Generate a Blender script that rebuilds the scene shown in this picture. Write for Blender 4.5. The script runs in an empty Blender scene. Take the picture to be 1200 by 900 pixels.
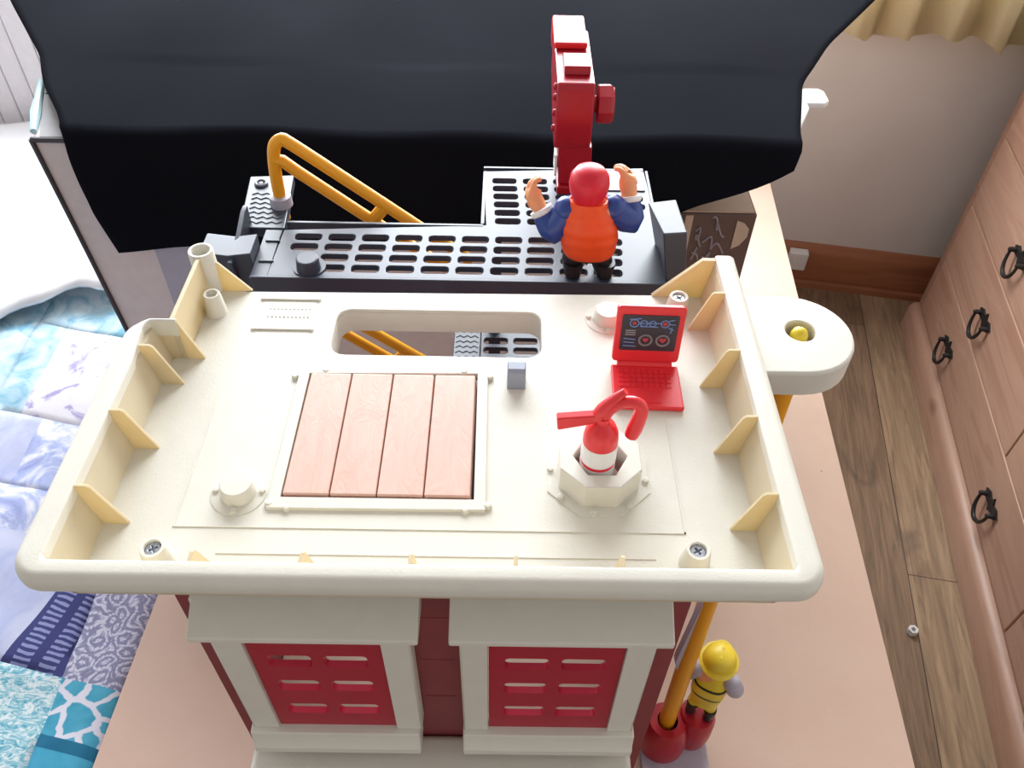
import bpy, bmesh, math, random
from mathutils import Vector, Matrix
from mathutils.geometry import delaunay_2d_cdt
random.seed(4)
PI = math.pi
SC = bpy.context.scene
COL = SC.collection
rad = math.radians
ROOM = rad(-10)                     # the room is turned ten degrees against the toy
US, UC = math.sin(rad(10)), math.cos(rad(10))


def lin(c):
    c /= 255.0
    return c / 12.92 if c <= 0.04045 else ((c + 0.055) / 1.055) ** 2.4


def rgb(r, g, b):
    return (lin(r), lin(g), lin(b), 1.0)


# ------------------------------------------------------------------ materials
class NT:
    def __init__(self, name):
        self.m = bpy.data.materials.new(name)
        self.m.use_nodes = True
        self.t = self.m.node_tree
        self.b = self.t.nodes['Principled BSDF']

    def n(self, kind, **kw):
        nd = self.t.nodes.new(kind)
        for k, v in kw.items():
            if k in nd.inputs.keys():
                nd.inputs[k].default_value = v
            else:
                setattr(nd, k, v)
        return nd

    def l(self, a, b):
        self.t.links.new(a, b)

    def coords(self, scale=(1, 1, 1), rot=(0, 0, 0), loc=(0, 0, 0)):
        tc = self.n('ShaderNodeTexCoord')
        mp = self.n('ShaderNodeMapping')
        mp.inputs['Scale'].default_value = scale
        mp.inputs['Rotation'].default_value = rot
        mp.inputs['Location'].default_value = loc
        self.l(tc.outputs['Object'], mp.inputs['Vector'])
        return mp.outputs['Vector']

    def noise(self, vec, scale, detail=3, rough=0.5, dist=0.0):
        nd = self.n('ShaderNodeTexNoise')
        nd.inputs['Scale'].default_value = scale
        nd.inputs['Detail'].default_value = detail
        nd.inputs['Roughness'].default_value = rough
        nd.inputs['Distortion'].default_value = dist
        self.l(vec, nd.inputs['Vector'])
        return nd.outputs['Fac']

    def ramp(self, fac, stops, interp='LINEAR'):
        r = self.n('ShaderNodeValToRGB')
        r.color_ramp.interpolation = interp
        e = r.color_ramp.elements
        while len(e) < len(stops):
            e.new(0.5)
        for el, (p, c) in zip(e, stops):
            el.position = p
            el.color = c
        self.l(fac, r.inputs['Fac'])
        return r.outputs['Color']

    def math(self, op, a, b=None, c=None):
        nd = self.n('ShaderNodeMath', operation=op)
        for i, v in enumerate((a, b, c)):
            if v is None:
                continue
            if isinstance(v, (int, float)):
                nd.inputs[i].default_value = v
            else:
                self.l(v, nd.inputs[i])
        return nd.outputs[0]

    def mix(self, fac, a, b, mode='MIX'):
        nd = self.n('ShaderNodeMix', data_type='RGBA', blend_type=mode)
        for s, v in ((nd.inputs[0], fac), (nd.inputs[6], a), (nd.inputs[7], b)):
            if isinstance(v, (int, float, tuple)):
                s.default_value = v
            else:
                self.l(v, s)
        return nd.outputs[2]

    def bump(self, h, strength=0.3, dist=0.001):
        nd = self.n('ShaderNodeBump')
        nd.inputs['Strength'].default_value = strength
        nd.inputs['Distance'].default_value = dist
        self.l(h, nd.inputs['Height'])
        self.l(nd.outputs['Normal'], self.b.inputs['Normal'])

    def color(self, c):
        if isinstance(c, tuple):
            self.b.inputs['Base Color'].default_value = c
        else:
            self.l(c, self.b.inputs['Base Color'])

    def set(self, **kw):
        for k, v in kw.items():
            self.b.inputs[k.replace('_', ' ')].default_value = v
        return self


def plastic(name, c, rough=0.4, spec=0.5, vary=0.06, bump=0.0, trans=0.0, tcol=None):
    N = NT(name)
    vec = N.coords()
    f = N.noise(vec, 60, 3)
    d = tuple(max(0, x * (1 - vary)) for x in c[:3]) + (1,)
    N.color(N.ramp(f, [(0.35, d), (0.65, c)]))
    N.set(Roughness=rough)
    N.b.inputs['Specular IOR Level'].default_value = spec
    if bump:
        N.bump(N.noise(vec, 700, 2), bump, 0.0004)
    if trans:
        tr = N.n('ShaderNodeBsdfTranslucent')
        tr.inputs['Color'].default_value = tcol or c
        mx = N.n('ShaderNodeMixShader')
        mx.inputs[0].default_value = trans
        N.l(N.b.outputs[0], mx.inputs[1])
        N.l(tr.outputs[0], mx.inputs[2])
        N.l(mx.outputs[0], N.t.nodes['Material Output'].inputs['Surface'])
    return N.m


MAT = {}
CREAM = rgb(218, 214, 202)
MAT['cream'] = plastic('cream plastic', CREAM, 0.42, 0.4, 0.03, 0.25)
MAT['cream_rib'] = plastic('thin cream plastic', rgb(224, 214, 186), 0.4, 0.4, 0.03, 0.1, 0.32, rgb(240, 212, 120))
MAT['cream_wall'] = plastic('cream wall plastic', rgb(216, 204, 176), 0.42, 0.4, 0.03, 0.15, 0.15, rgb(240, 212, 130))
MAT['brick'] = plastic('dull brick red plastic', rgb(138, 62, 66), 0.5, 0.4, 0.1)
MAT['shutter'] = plastic('bright red shutter plastic', rgb(170, 26, 50), 0.4, 0.5)
MAT['red'] = plastic('red plastic', rgb(234, 50, 58), 0.32, 0.5, 0.04)
MAT['dark_red'] = plastic('deep red plastic', rgb(168, 24, 40), 0.3, 0.5, 0.06)
MAT['black'] = plastic('glossy black plastic', rgb(46, 54, 72), 0.45, 0.95, 0.1)  # blue tint of the window sheen is mixed into this base colour
MAT['yellow'] = plastic('yellow plastic', rgb(240, 170, 28), 0.38, 0.5, 0.04, 0, 0.12)
MAT['lemon'] = plastic('lemon yellow plastic', rgb(228, 200, 50), 0.4)
MAT['orange'] = plastic('orange plastic', rgb(240, 84, 28), 0.42, 0.45, 0.03)
MAT['blue'] = plastic('royal blue plastic', rgb(38, 66, 140), 0.3, 0.5)
MAT['skin'] = plastic('toy skin plastic', rgb(238, 160, 112), 0.42)
MAT['white'] = plastic('white plastic', rgb(238, 238, 238), 0.4)
MAT['trouser'] = plastic('black trouser plastic', rgb(30, 28, 32), 0.4)
MAT['cap'] = plastic('red cap plastic', rgb(216, 26, 50), 0.38)
MAT['steel'] = plastic('zinc screw steel', rgb(186, 190, 198), 0.3)
MAT['steel'].node_tree.nodes['Principled BSDF'].inputs['Metallic'].default_value = 0.85
MAT['grey'] = plastic('blue grey plastic', rgb(150, 156, 172), 0.4)
MAT['lightgrey'] = plastic('light grey plastic', rgb(176, 172, 186), 0.45)
MAT['screen'] = plastic('dark screen print', rgb(52, 50, 60), 0.35)
MAT['inkblue'] = plastic('pale blue print', rgb(120, 150, 205), 0.5)
MAT['inkgrey'] = plastic('grey print', rgb(150, 140, 146), 0.5)
MAT['inkred'] = plastic('red print', rgb(196, 60, 74), 0.5)
MAT['iron'] = plastic('black iron', rgb(30, 28, 28), 0.45)
MAT['eye'] = plastic('black eye paint', rgb(15, 15, 15), 0.3)


def wood_plank_toy():
    N = NT('pink tan plank plastic')
    vec = N.coords((60, 14, 1))
    w = N.noise(vec, 1.2, 4, 0.5, 2.5)
    s = N.math('SINE', N.math('MULTIPLY', w, 40))
    N.color(N.ramp(w, [(0.3, rgb(212, 168, 152)), (0.7, rgb(218, 178, 164))]))
    N.set(Roughness=0.42)
    N.bump(s, 0.10, 0.0003)
    return N.m


MAT['plank'] = wood_plank_toy()


def mdf():
    N = NT('bare hardboard')
    vec = N.coords()
    a = N.noise(vec, 9, 4, 0.6)
    b = N.noise(vec, 900, 2, 0.6)
    c = N.mix(0.35, N.ramp(a, [(0.3, rgb(204, 170, 152)), (0.7, rgb(212, 182, 164))]),
              N.ramp(b, [(0.3, rgb(192, 158, 140)), (0.7, rgb(222, 194, 176))]))
    sp = N.n('ShaderNodeTexVoronoi')
    sp.inputs['Scale'].default_value = 22
    N.l(vec, sp.inputs['Vector'])
    spot = N.math('LESS_THAN', sp.outputs['Distance'], 0.045)
    N.color(N.mix(N.math('MULTIPLY', spot, 0.5), c, rgb(140, 104, 90)))
    N.set(Roughness=0.48)
    N.b.inputs['Specular IOR Level'].default_value = 0.8
    return N.m


MAT['mdf'] = mdf()


def laminate():
    N = NT('grey brown laminate')
    v = N.coords((1, 1, 1), (0, 0, rad(90)), (0.599, 0.067, 0))   # texture x runs along the planks
    br = N.n('ShaderNodeTexBrick')
    br.offset = 0.37
    for k, val in (('Scale', 1.0), ('Brick Width', 1.3), ('Row Height', 0.192), ('Mortar Size', 0.0012), ('Mortar Smooth', 0.2), ('Bias', 0.0)):
        br.inputs[k].default_value = val
    br.inputs['Color1'].default_value = rgb(150, 124, 104)
    br.inputs['Color2'].default_value = rgb(186, 160, 132)
    br.inputs['Mortar'].default_value = rgb(84, 66, 56)
    N.l(v, br.inputs['Vector'])
    g = N.noise(N.coords((22, 1.6, 1)), 3.0, 5, 0.6, 1.2)
    k = N.noise(N.coords((5, 2.2, 1)), 2.2, 2, 0.5, 1.0)
    c = N.mix(0.75, br.outputs['Color'], N.ramp(g, [(0.3, rgb(150, 140, 132)), (0.65, rgb(250, 246, 240))]), 'MULTIPLY')
    c = N.mix(N.ramp(k, [(0.62, (0, 0, 0, 1)), (0.75, (0.55, 0.55, 0.55, 1))]), c, rgb(92, 76, 66))
    N.color(c)
    N.set(Roughness=0.42)
    return N.m


MAT['laminate'] = laminate()


def pine(name, along, c1, c2, knots=True):
    N = NT(name)
    sc = (3, 3, 3)
    sc = tuple(0.5 if i == along else 5 for i in range(3))
    vec = N.coords(sc)
    a = N.noise(vec, 2.4, 4, 0.55, 1.6)
    s = N.math('SINE', N.math('MULTIPLY', a, 30))
    c = N.ramp(N.math('MULTIPLY_ADD', s, 0.5, 0.5), [(0.0, c1), (1.0, c2)])
    c = N.mix(0.55, c, N.ramp(a, [(0.35, c1), (0.65, c2)]))
    if knots:
        vo = N.n('ShaderNodeTexVoronoi')
        vo.inputs['Scale'].default_value = 5.0
        N.l(N.coords(tuple(0.6 if i == along else 1.0 for i in range(3))), vo.inputs['Vector'])
        c = N.mix(N.ramp(vo.outputs['Distance'], [(0.03, (0.8, 0.8, 0.8, 1)), (0.12, (0, 0, 0, 1))]), c, rgb(112, 58, 38))
    N.color(c)
    N.set(Roughness=0.42)
    return N.m


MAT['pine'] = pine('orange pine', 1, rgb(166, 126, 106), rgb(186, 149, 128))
MAT['pine_dark'] = pine('dark pine rail', 1, rgb(150, 112, 94), rgb(168, 130, 110))  # slightly darker pine for the carcass and table legs
MAT['skirting'] = pine('varnished skirting', 0, rgb(150, 92, 62), rgb(172, 110, 76), False)


def paint():
    N = NT('matt wall paint')
    vec = N.coords()
    N.color(N.ramp(N.noise(vec, 6, 4), [(0.3, rgb(220, 215, 212)), (0.7, rgb(226, 221, 218))]))
    N.set(Roughness=0.8)
    N.bump(N.noise(vec, 150, 3), 0.12, 0.002)
    return N.m


MAT['paint'] = paint()


def cloth_black():
    N = NT('black cotton cloth')
    vec = N.coords()
    N.color(N.ramp(N.noise(vec, 4, 3), [(0.3, rgb(19, 20, 25)), (0.7, rgb(23, 24, 30))]))
    N.set(Roughness=1.0)
    N.b.inputs['Specular IOR Level'].default_value = 0.02
    N.bump(N.noise(vec, 1200, 2), 0.2, 0.0005)
    return N.m


MAT['cloth'] = cloth_black()


def curtain_mat():
    N = NT('cream curtain cloth')
    vec = N.coords()
    N.color(N.ramp(N.noise(vec, 12, 3), [(0.3, rgb(242, 232, 202)), (0.7, rgb(246, 238, 212))]))
    N.set(Roughness=0.85)
    tr = N.n('ShaderNodeBsdfTranslucent')
    tr.inputs['Color'].default_value = rgb(252, 246, 222)
    mx = N.n('ShaderNodeMixShader')
    mx.inputs[0].default_value = 0.6
    N.l(N.b.outputs[0], mx.inputs[1])
    N.l(tr.outputs[0], mx.inputs[2])
    N.l(mx.outputs[0], N.t.nodes['Material Output'].inputs['Surface'])
    return N.m


MAT['curtain'] = curtain_mat()


def fabric(N):
    N.set(Roughness=0.85)
    N.b.inputs['Specular IOR Level'].default_value = 0.2
    return N.m


def q_water(name, stops, scale=9, seed=0.0):
    N = NT(name)
    f = N.noise(N.coords((1, 1, 1), (0, 0, 0.4), (seed, seed, 0)), scale, 5, 0.6, 1.4)
    N.color(N.ramp(f, stops))
    return fabric(N)


def q_lace():
    N = NT('grey lavender lace print')
    vec = N.coords()
    no = N.n('ShaderNodeTexNoise')
    no.inputs['Scale'].default_value = 26
    N.l(vec, no.inputs['Vector'])
    w = N.n('ShaderNodeVectorMath', operation='MULTIPLY_ADD')
    N.l(no.outputs['Color'], w.inputs[0])
    w.inputs[1].default_value = (0.035, 0.035, 0)
    N.l(vec, w.inputs[2])
    fs = []
    for sc in (34, 68):
        vo = N.n('ShaderNodeTexVoronoi', voronoi_dimensions='2D', feature='F1')
        vo.inputs['Scale'].default_value = sc
        N.l(w.outputs[0], vo.inputs['Vector'])
        s = N.math('SINE', N.math('MULTIPLY', vo.outputs['Distance'], 20))
        fs.append(N.math('MULTIPLY_ADD', s, 0.5, 0.5))
    f = N.math('MULTIPLY_ADD', fs[0], 0.65, N.math('MULTIPLY', fs[1], 0.35))
    N.color(N.ramp(f, [(0.3, rgb(140, 140, 172)), (0.6, rgb(174, 174, 202)), (0.8, rgb(212, 212, 230))]))
    return fabric(N)


def q_stripe():
    N = NT('navy ladder stripe print')
    v = N.coords((1, 1, 1), (0, 0, rad(14)))
    sx = N.n('ShaderNodeSeparateXYZ')
    N.l(v, sx.inputs[0])
    wob = N.noise(v, 40, 2)
    y = N.math('MULTIPLY_ADD', sx.outputs[1], 115, N.math('MULTIPLY', wob, 0.9))
    bars = N.math('GREATER_THAN', N.math('FRACT', y), 0.52)
    x = N.math('FRACT', N.math('MULTIPLY', sx.outputs[0], 26))
    inside = N.math('MULTIPLY', N.math('GREATER_THAN', x, 0.16), N.math('LESS_THAN', x, 0.8))
    N.color(N.mix(N.math('MULTIPLY', bars, inside), rgb(70, 74, 128), rgb(150, 158, 206)))
    return fabric(N)


def q_blob():
    N = NT('teal pebble print')
    v = N.coords((1, 1.25, 1), (0, 0, 0.3), (0.01, 0.013, 0))
    vo = N.n('ShaderNodeTexVoronoi', voronoi_dimensions='2D', feature='DISTANCE_TO_EDGE')
    vo.inputs['Scale'].default_value = 25
    no = N.n('ShaderNodeTexNoise')
    no.inputs['Scale'].default_value = 34
    N.l(v, no.inputs['Vector'])
    wv = N.n('ShaderNodeVectorMath', operation='MULTIPLY_ADD')
    N.l(no.outputs['Color'], wv.inputs[0])
    wv.inputs[1].default_value = (0.02, 0.02, 0)
    N.l(v, wv.inputs[2])
    N.l(wv.outputs[0], vo.inputs['Vector'])
    t = N.ramp(N.noise(v, 30, 2), [(0.3, rgb(64, 152, 184)), (0.7, rgb(92, 176, 204))])
    N.color(N.mix(N.ramp(vo.outputs['Distance'], [(0.09, (0, 0, 0, 1)), (0.13, (1, 1, 1, 1))]), rgb(222, 222, 236), t))
    return fabric(N)


def q_leaf():
    N = NT('teal leaf print')
    v = N.coords((1, 2.2, 1), (0, 0, 0.7))
    f = N.noise(v, 38, 4, 0.6, 3.0)
    N.color(N.ramp(f, [(0.36, rgb(96, 170, 196)), (0.48, rgb(160, 206, 218)), (0.58, rgb(226, 236, 240))]))
    return fabric(N)


QM = [q_lace(), q_stripe(), q_blob(),
      q_water('solid teal print', [(0.3, rgb(64, 156, 190)), (0.7, rgb(84, 172, 204))], 20),
      q_water('dark teal bar', [(0.3, rgb(34, 104, 140)), (0.7, rgb(44, 116, 150))], 20),
      q_leaf(),
      q_water('lavender wash', [(0.3, rgb(176, 186, 226)), (0.6, rgb(206, 212, 238))], 10, 3),
      q_water('blue cloud print', [(0.34, rgb(140, 148, 208)), (0.5, rgb(182, 194, 234)), (0.58, rgb(238, 240, 250))], 11, 1),
      q_water('violet sprig print', [(0.34, rgb(178, 172, 214)), (0.42, rgb(236, 234, 246)), (0.7, rgb(244, 244, 248))], 16, 2),
      q_water('overexposed teal print', [(0.35, rgb(130, 184, 208)), (0.6, rgb(206, 226, 238))], 14, 5)]  # this and the violet sprig are lightened for the overexposed far end
MAT['sheet'] = fabric((lambda N: (N.color(N.ramp(N.noise(N.coords(), 5, 3), [(0.3, rgb(238, 240, 244)), (0.7, rgb(246, 247, 250))])), N)[1])(NT('white bed linen')))
MAT['headboard'] = plastic('pale grey painted wood', rgb(226, 224, 230), 0.6, 0.3, 0.04)
MAT['card_white'] = plastic('white printed card', rgb(222, 208, 206), 0.55, 0.4)
MAT['card_grey'] = plastic('grey card', rgb(150, 148, 150), 0.55, 0.4)
MAT['card_edge'] = plastic('dark card edge', rgb(64, 60, 66), 0.6)
MAT['card_teal'] = plastic('pale teal card print', rgb(172, 206, 212), 0.5)
MAT['card_dark'] = plastic('black card print', rgb(40, 44, 50), 0.5)
MAT['card_brown'] = plastic('brown printed card', rgb(104, 82, 74), 0.5)
MAT['card_tan'] = plastic('tan card border', rgb(200, 176, 156), 0.5)
MAT['interior'] = plastic('cream inner floor plastic', rgb(176, 156, 138), 0.5)


def glass():
    N = NT('window glass')
    N.color((0.95, 0.97, 1, 1))
    N.set(Roughness=0.0)
    N.b.inputs['Transmission Weight'].default_value = 1.0
    return N.m


MAT['glass'] = glass()


# ------------------------------------------------------------------ mesh helpers
class MB:
    def __init__(self):
        self.bm = bmesh.new()

    def box(self, x0, x1, y0, y1, z0, z1, mat=None):
        vs = [self.bm.verts.new(p) for p in ((x0, y0, z0), (x1, y0, z0), (x1, y1, z0), (x0, y1, z0), (x0, y0, z1), (x1, y0, z1), (x1, y1, z1), (x0, y1, z1))]
        for f in ((3, 2, 1, 0), (4, 5, 6, 7), (0, 1, 5, 4), (1, 2, 6, 5), (2, 3, 7, 6), (3, 0, 4, 7)):
            self.bm.faces.new([vs[i] for i in f])
        return self

    def hull8(self, lower, upper):
        """a solid between two equally long closed loops of 3D points"""
        a = [self.bm.verts.new(p) for p in lower]
        b = [self.bm.verts.new(p) for p in upper]
        n = len(a)
        self.bm.faces.new(a[::-1])
        self.bm.faces.new(b)
        for i in range(n):
            self.bm.faces.new((a[i], a[(i + 1) % n], b[(i + 1) % n], b[i]))
        return self

    def prism(self, pts, lo, hi, axis='z'):
        f = {'z': lambda p, h: (p[0], p[1], h), 'x': lambda p, h: (h, p[0], p[1]), 'y': lambda p, h: (p[0], h, p[1])}[axis]
        return self.hull8([f(p, lo) for p in pts], [f(p, hi) for p in pts])

    def plate(self, outer, holes, lo, hi, axis='z'):
        """a flat plate with holes"""
        f = {'z': lambda p, h: (p[0], p[1], h), 'x': lambda p, h: (h, p[0], p[1]), 'y': lambda p, h: (p[0], h, p[1])}[axis]
        pts, ed, loops = [], [], []
        for lp in [outer] + holes:
            n0 = len(pts)
            pts += [Vector((p[0], p[1])) for p in lp]
            loops.append((n0, len(lp)))
            ed += [(n0 + i, n0 + (i + 1) % len(lp)) for i in range(len(lp))]

        def inside(c, lp):
            r_ = False
            for (x1, y1), (x2, y2) in zip(lp, lp[1:] + lp[:1]):
                if (y1 > c.y) != (y2 > c.y) and c.x < (x2 - x1) * (c.y - y1) / (y2 - y1) + x1:
                    r_ = not r_
            return r_
        vo, eo, fo, ov, oe, of = delaunay_2d_cdt(pts, ed, [], 0, 1e-7)
        va = [self.bm.verts.new(f(p, lo)) for p in vo]
        vb = [self.bm.verts.new(f(p, hi)) for p in vo]
        idx = {}
        for i, src in enumerate(ov):
            for q in src:
                idx[q] = i
        for fc in fo:
            c = sum((vo[i] for i in fc), Vector((0, 0))) / len(fc)
            if not inside(c, list(outer)) or any(inside(c, list(h)) for h in holes):
                continue
            self.bm.faces.new([va[i] for i in fc])
            self.bm.faces.new([vb[i] for i in reversed(fc)])
        for n0, m in loops:
            for i in range(m):
                a, b = idx[n0 + i], idx[n0 + (i + 1) % m]
                if a != b:
                    self.bm.faces.new((va[a], va[b], vb[b], vb[a]))
        for v in [v for v in va + vb if not v.link_faces]:
            self.bm.verts.remove(v)
        return self

    def lathe(self, prof, c=(0, 0, 0), n=24, axis=None, sx=1, sy=1):
        """prof: list of (radius, height) about a vertical line through c; axis: a direction instead of up"""
        R = Vector((0, 0, 1)).rotation_difference(Vector(axis)).to_matrix() if axis else Matrix.Identity(3)
        c = Vector(c)
        rings = []
        for r, h in prof:
            if r < 1e-7:
                rings.append([self.bm.verts.new(c + R @ Vector((0, 0, h)))])
            else:
                rings.append([self.bm.verts.new(c + R @ Vector((r * sx * math.cos(2 * PI * i / n), r * sy * math.sin(2 * PI * i / n), h))) for i in range(n)])
        for a, b in zip(rings, rings[1:]):
            for i in range(n):
                j = (i + 1) % n
                if len(a) == 1 and len(b) == 1:
                    continue
                if len(a) == 1:
                    self.bm.faces.new((a[0], b[i], b[j]))
                elif len(b) == 1:
                    self.bm.faces.new((a[i], b[0], a[j]))
                else:
                    self.bm.faces.new((a[i], b[i], b[j], a[j]))
        for rg, rev in ((rings[0], False), (rings[-1], True)):
            if len(rg) > 1:
                self.bm.faces.new(rg[::-1] if rev else rg)
        return self

    def tube(self, pts, r, n=12, closed=False, soft=0):
        """soft: extra points per stretch of a smooth curve through pts"""
        pts = [Vector(p) for p in pts]
        if soft:
            rs0 = list(r) if isinstance(r, (list, tuple)) else [r] * len(pts)
            np_, nr = [], []
            for i in range(len(pts) - 1):
                p0, p1, p2, p3 = pts[max(i - 1, 0)], pts[i], pts[i + 1], pts[min(i + 2, len(pts) - 1)]
                for k in range(soft):
                    t = k / soft
                    np_.append(0.5 * (2 * p1 + (p2 - p0) * t + (2 * p0 - 5 * p1 + 4 * p2 - p3) * t * t + (3 * p1 - p0 - 3 * p2 + p3) * t ** 3))
                    nr.append(rs0[i] + (rs0[i + 1] - rs0[i]) * t)
            pts, r = np_ + [pts[-1]], nr + [rs0[-1]]
        rs = r if isinstance(r, (list, tuple)) else [r] * len(pts)
        m = len(pts)
        rings = []
        up = None
        for i, p in enumerate(pts):
            if closed:
                d = (pts[(i + 1) % m] - pts[i - 1]).normalized()
            else:
                d = (pts[min(i + 1, m - 1)] - pts[max(i - 1, 0)]).normalized()
            if up is None:
                up = Vector((0, 0, 1)) if abs(d.z) < 0.9 else Vector((0, 1, 0))
            sd = d.cross(up).normalized()
            up = sd.cross(d).normalized()
            rings.append([self.bm.verts.new(p + (sd * math.cos(2 * PI * k / n) + up * math.sin(2 * PI * k / n)) * rs[i]) for k in range(n)])
        for i in range(m if closed else m - 1):
            a, b = rings[i], rings[(i + 1) % m]
            for k in range(n):
                self.bm.faces.new((a[k], a[(k + 1) % n], b[(k + 1) % n], b[k]))
        if not closed:
            self.bm.faces.new(rings[0][::-1])
            self.bm.faces.new(rings[-1])
        return self

    def loft(self, secs, n=20, power=2.0):
        """secs: (centre, rx, ry) ellipses stacked upwards, closed at both ends"""
        rings = []
        for c, rx, ry in secs:
            rg = []
            for i in range(n):
                a = 2 * PI * i / n
                ca, sa = math.cos(a), math.sin(a)
                rg.append(self.bm.verts.new(Vector(c) + Vector((rx * math.copysign(abs(ca) ** (2 / power), ca), ry * math.copysign(abs(sa) ** (2 / power), sa), 0))))
            rings.append(rg)
        for a, b in zip(rings, rings[1:]):
            for i in range(n):
                self.bm.faces.new((a[i], a[(i + 1) % n], b[(i + 1) % n], b[i]))
        self.bm.faces.new(rings[0][::-1])
        self.bm.faces.new(rings[-1])
        return self

    def ball(self, c, r, sub=2):
        r = r if isinstance(r, (tuple, list)) else (r, r, r)
        bmesh.ops.create_icosphere(self.bm, subdivisions=sub, radius=1.0, matrix=Matrix.Translation(c) @ Matrix.Diagonal((*r, 1)))
        return self

    def build(self, name, mat, parent=None, bevel=0.0, seg=2, angle=35, smooth=True):
        bmesh.ops.recalc_face_normals(self.bm, faces=self.bm.faces)
        me = bpy.data.meshes.new(name)
        self.bm.to_mesh(me)
        self.bm.free()
        o = bpy.data.objects.new(name, me)
        COL.objects.link(o)
        for m in (mat if isinstance(mat, list) else [mat]):
            me.materials.append(m)
        if smooth:
            me.polygons.foreach_set('use_smooth', [True] * len(me.polygons))
            me.set_sharp_from_angle(angle=rad(angle))
        if bevel:
            md = o.modifiers.new('soft edges', 'BEVEL')
            md.width = bevel
            md.segments = seg
            md.limit_method = 'ANGLE'
            md.angle_limit = rad(40)
            md.harden_normals = True
        if parent is not None:
            o.parent = parent
        return o


def weighted(o):
    md = o.modifiers.new('flat shading', 'WEIGHTED_NORMAL')
    md.keep_sharp = True
    md.weight = 80
    return o


def thing(name, label, cat, loc=(0, 0, 0), rz=0.0, group=None):
    o = bpy.data.objects.new(name, None)
    o.empty_display_size = 0.05
    COL.objects.link(o)
    o.location = loc
    o.rotation_euler = (0, 0, rz)
    return tag(o, label, cat, group)


def tag(o, label, cat, group=None):
    o['label'] = label
    o['category'] = cat
    if group:
        o['group'] = group
    return o


def struct(o):
    o['kind'] = 'structure'
    return o


def rounded(x0, x1, y0, y1, r, n=5):
    out = []
    for cx, cy, a0 in ((x1 - r, y1 - r, 0), (x0 + r, y1 - r, 90), (x0 + r, y0 + r, 180), (x1 - r, y0 + r, 270)):
        for i in range(n + 1):
            a = rad(a0 + 90 * i / n)
            out.append((cx + r * math.cos(a), cy + r * math.sin(a)))
    return out


def circle(cx, cy, r, n=20, a0=0.0):
    return [(cx + r * math.cos(a0 + 2 * PI * i / n), cy + r * math.sin(a0 + 2 * PI * i / n)) for i in range(n)]


# ------------------------------------------------------------------ the room (turned by ROOM about the vertical)
def room(o):
    o.rotation_euler = (0, 0, ROOM)
    return struct(o)


WV = 2.07
room(MB().box(-2.3, 1.6, -1.2, WV + 0.2, -0.05, 0.0).build('floor', MAT['laminate']))
WU0, WU1, WZ0, WZ1 = -1.75, 0.65, 0.98, 2.70
room(MB().plate([(-2.3, 0), (1.6, 0), (1.6, 2.95), (-2.3, 2.95)], [[(WU0, WZ0), (WU1, WZ0), (WU1, WZ1), (WU0, WZ1)]], WV, WV + 0.2, 'y').build('wall_back', MAT['paint'], smooth=False))
room(MB().box(1.45, 1.6, -1.2, WV, 0, 2.95).build('wall_right', MAT['paint']))
room(MB().box(-2.3, -2.15, -1.2, WV, 0, 2.95).build('wall_left', MAT['paint']))
sk = MB()
sk.prism([(WV - 0.022, 0), (WV, 0), (WV, 0.138), (WV - 0.006, 0.138), (WV - 0.018, 0.122), (WV - 0.022, 0.11)], -2.15, 1.45, 'x')
sk.prism([(WV - 0.034, 0), (WV - 0.022, 0), (WV - 0.022, 0.02), (WV - 0.03, 0.016)], -2.15, 1.45, 'x')
room(sk.build('baseboard_back', MAT['skirting']))
win = MB()
win.plate([(WU0, WZ0), (WU1, WZ0), (WU1, WZ1), (WU0, WZ1)],
          [[(WU0 + 0.05 + k * 0.80, WZ0 + 0.05), (WU0 + 0.75 + k * 0.80, WZ0 + 0.05), (WU0 + 0.75 + k * 0.80, WZ1 - 0.05), (WU0 + 0.05 + k * 0.80, WZ1 - 0.05)] for k in range(3)], WV + 0.1, WV + 0.15, 'y')
wn = room(win.build('window_1', MAT['white'], smooth=False))
for k in range(3):
    MB().box(WU0 + 0.05 + k * 0.8, WU0 + 0.75 + k * 0.8, WV + 0.122, WV + 0.128, WZ0 + 0.05, WZ1 - 0.05).build('pane', MAT['glass'], wn)
MB().box(WU0 - 0.04, WU1 + 0.04, WV - 0.06, WV + 0.1, WZ0 - 0.03, WZ0 - 0.001).build('window_sill', MAT['white'], wn, 0.004)

# curtain drawn to the right of the window
cu = MB()
NU, NZ = 150, 14
cg = []
for i in range(NU + 1):
    s = i / NU
    u = 0.40 + 1.02 * s
    ph = 2 * PI * (u * 12.0 + 0.35 * math.sin(5 * u))
    row = []
    for j in range(NZ + 1):
        t = j / NZ
        amp = 0.022 + 0.012 * t
        v = 2.003 + amp * math.sin(ph + 0.5 * math.sin(3 * t + u * 9)) + 0.006 * math.sin(2.3 * ph)
        zz = 2.3 - t * (2.3 - 0.762 + 0.012 * math.sin(ph + 1) + 0.008 * math.sin(u * 17))
        row.append(cu.bm.verts.new((u, v, zz)))
    cg.append(row)
for i in range(NU):
    for j in range(NZ):
        cu.bm.faces.new((cg[i][j], cg[i + 1][j], cg[i + 1][j + 1], cg[i][j + 1]))
co = cu.build('curtain', MAT['curtain'], angle=180)
co.rotation_euler = (0, 0, ROOM)
md = co.modifiers.new('hem', 'SOLIDIFY')
md.thickness = 0.003
tag(co, 'short cream pleated curtain hanging at the top right of the back wall', 'curtain')

# small white cable box on the skirting
cb = MB().box(0.470, 0.522, WV - 0.052, WV - 0.0225, 0.072, 0.130).build('cable_box', MAT['white'], None, 0.004)
cb.rotation_euler = (0, 0, ROOM)
tag(cb, 'small white cable box on the dark skirting at the table edge', 'socket')

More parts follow.
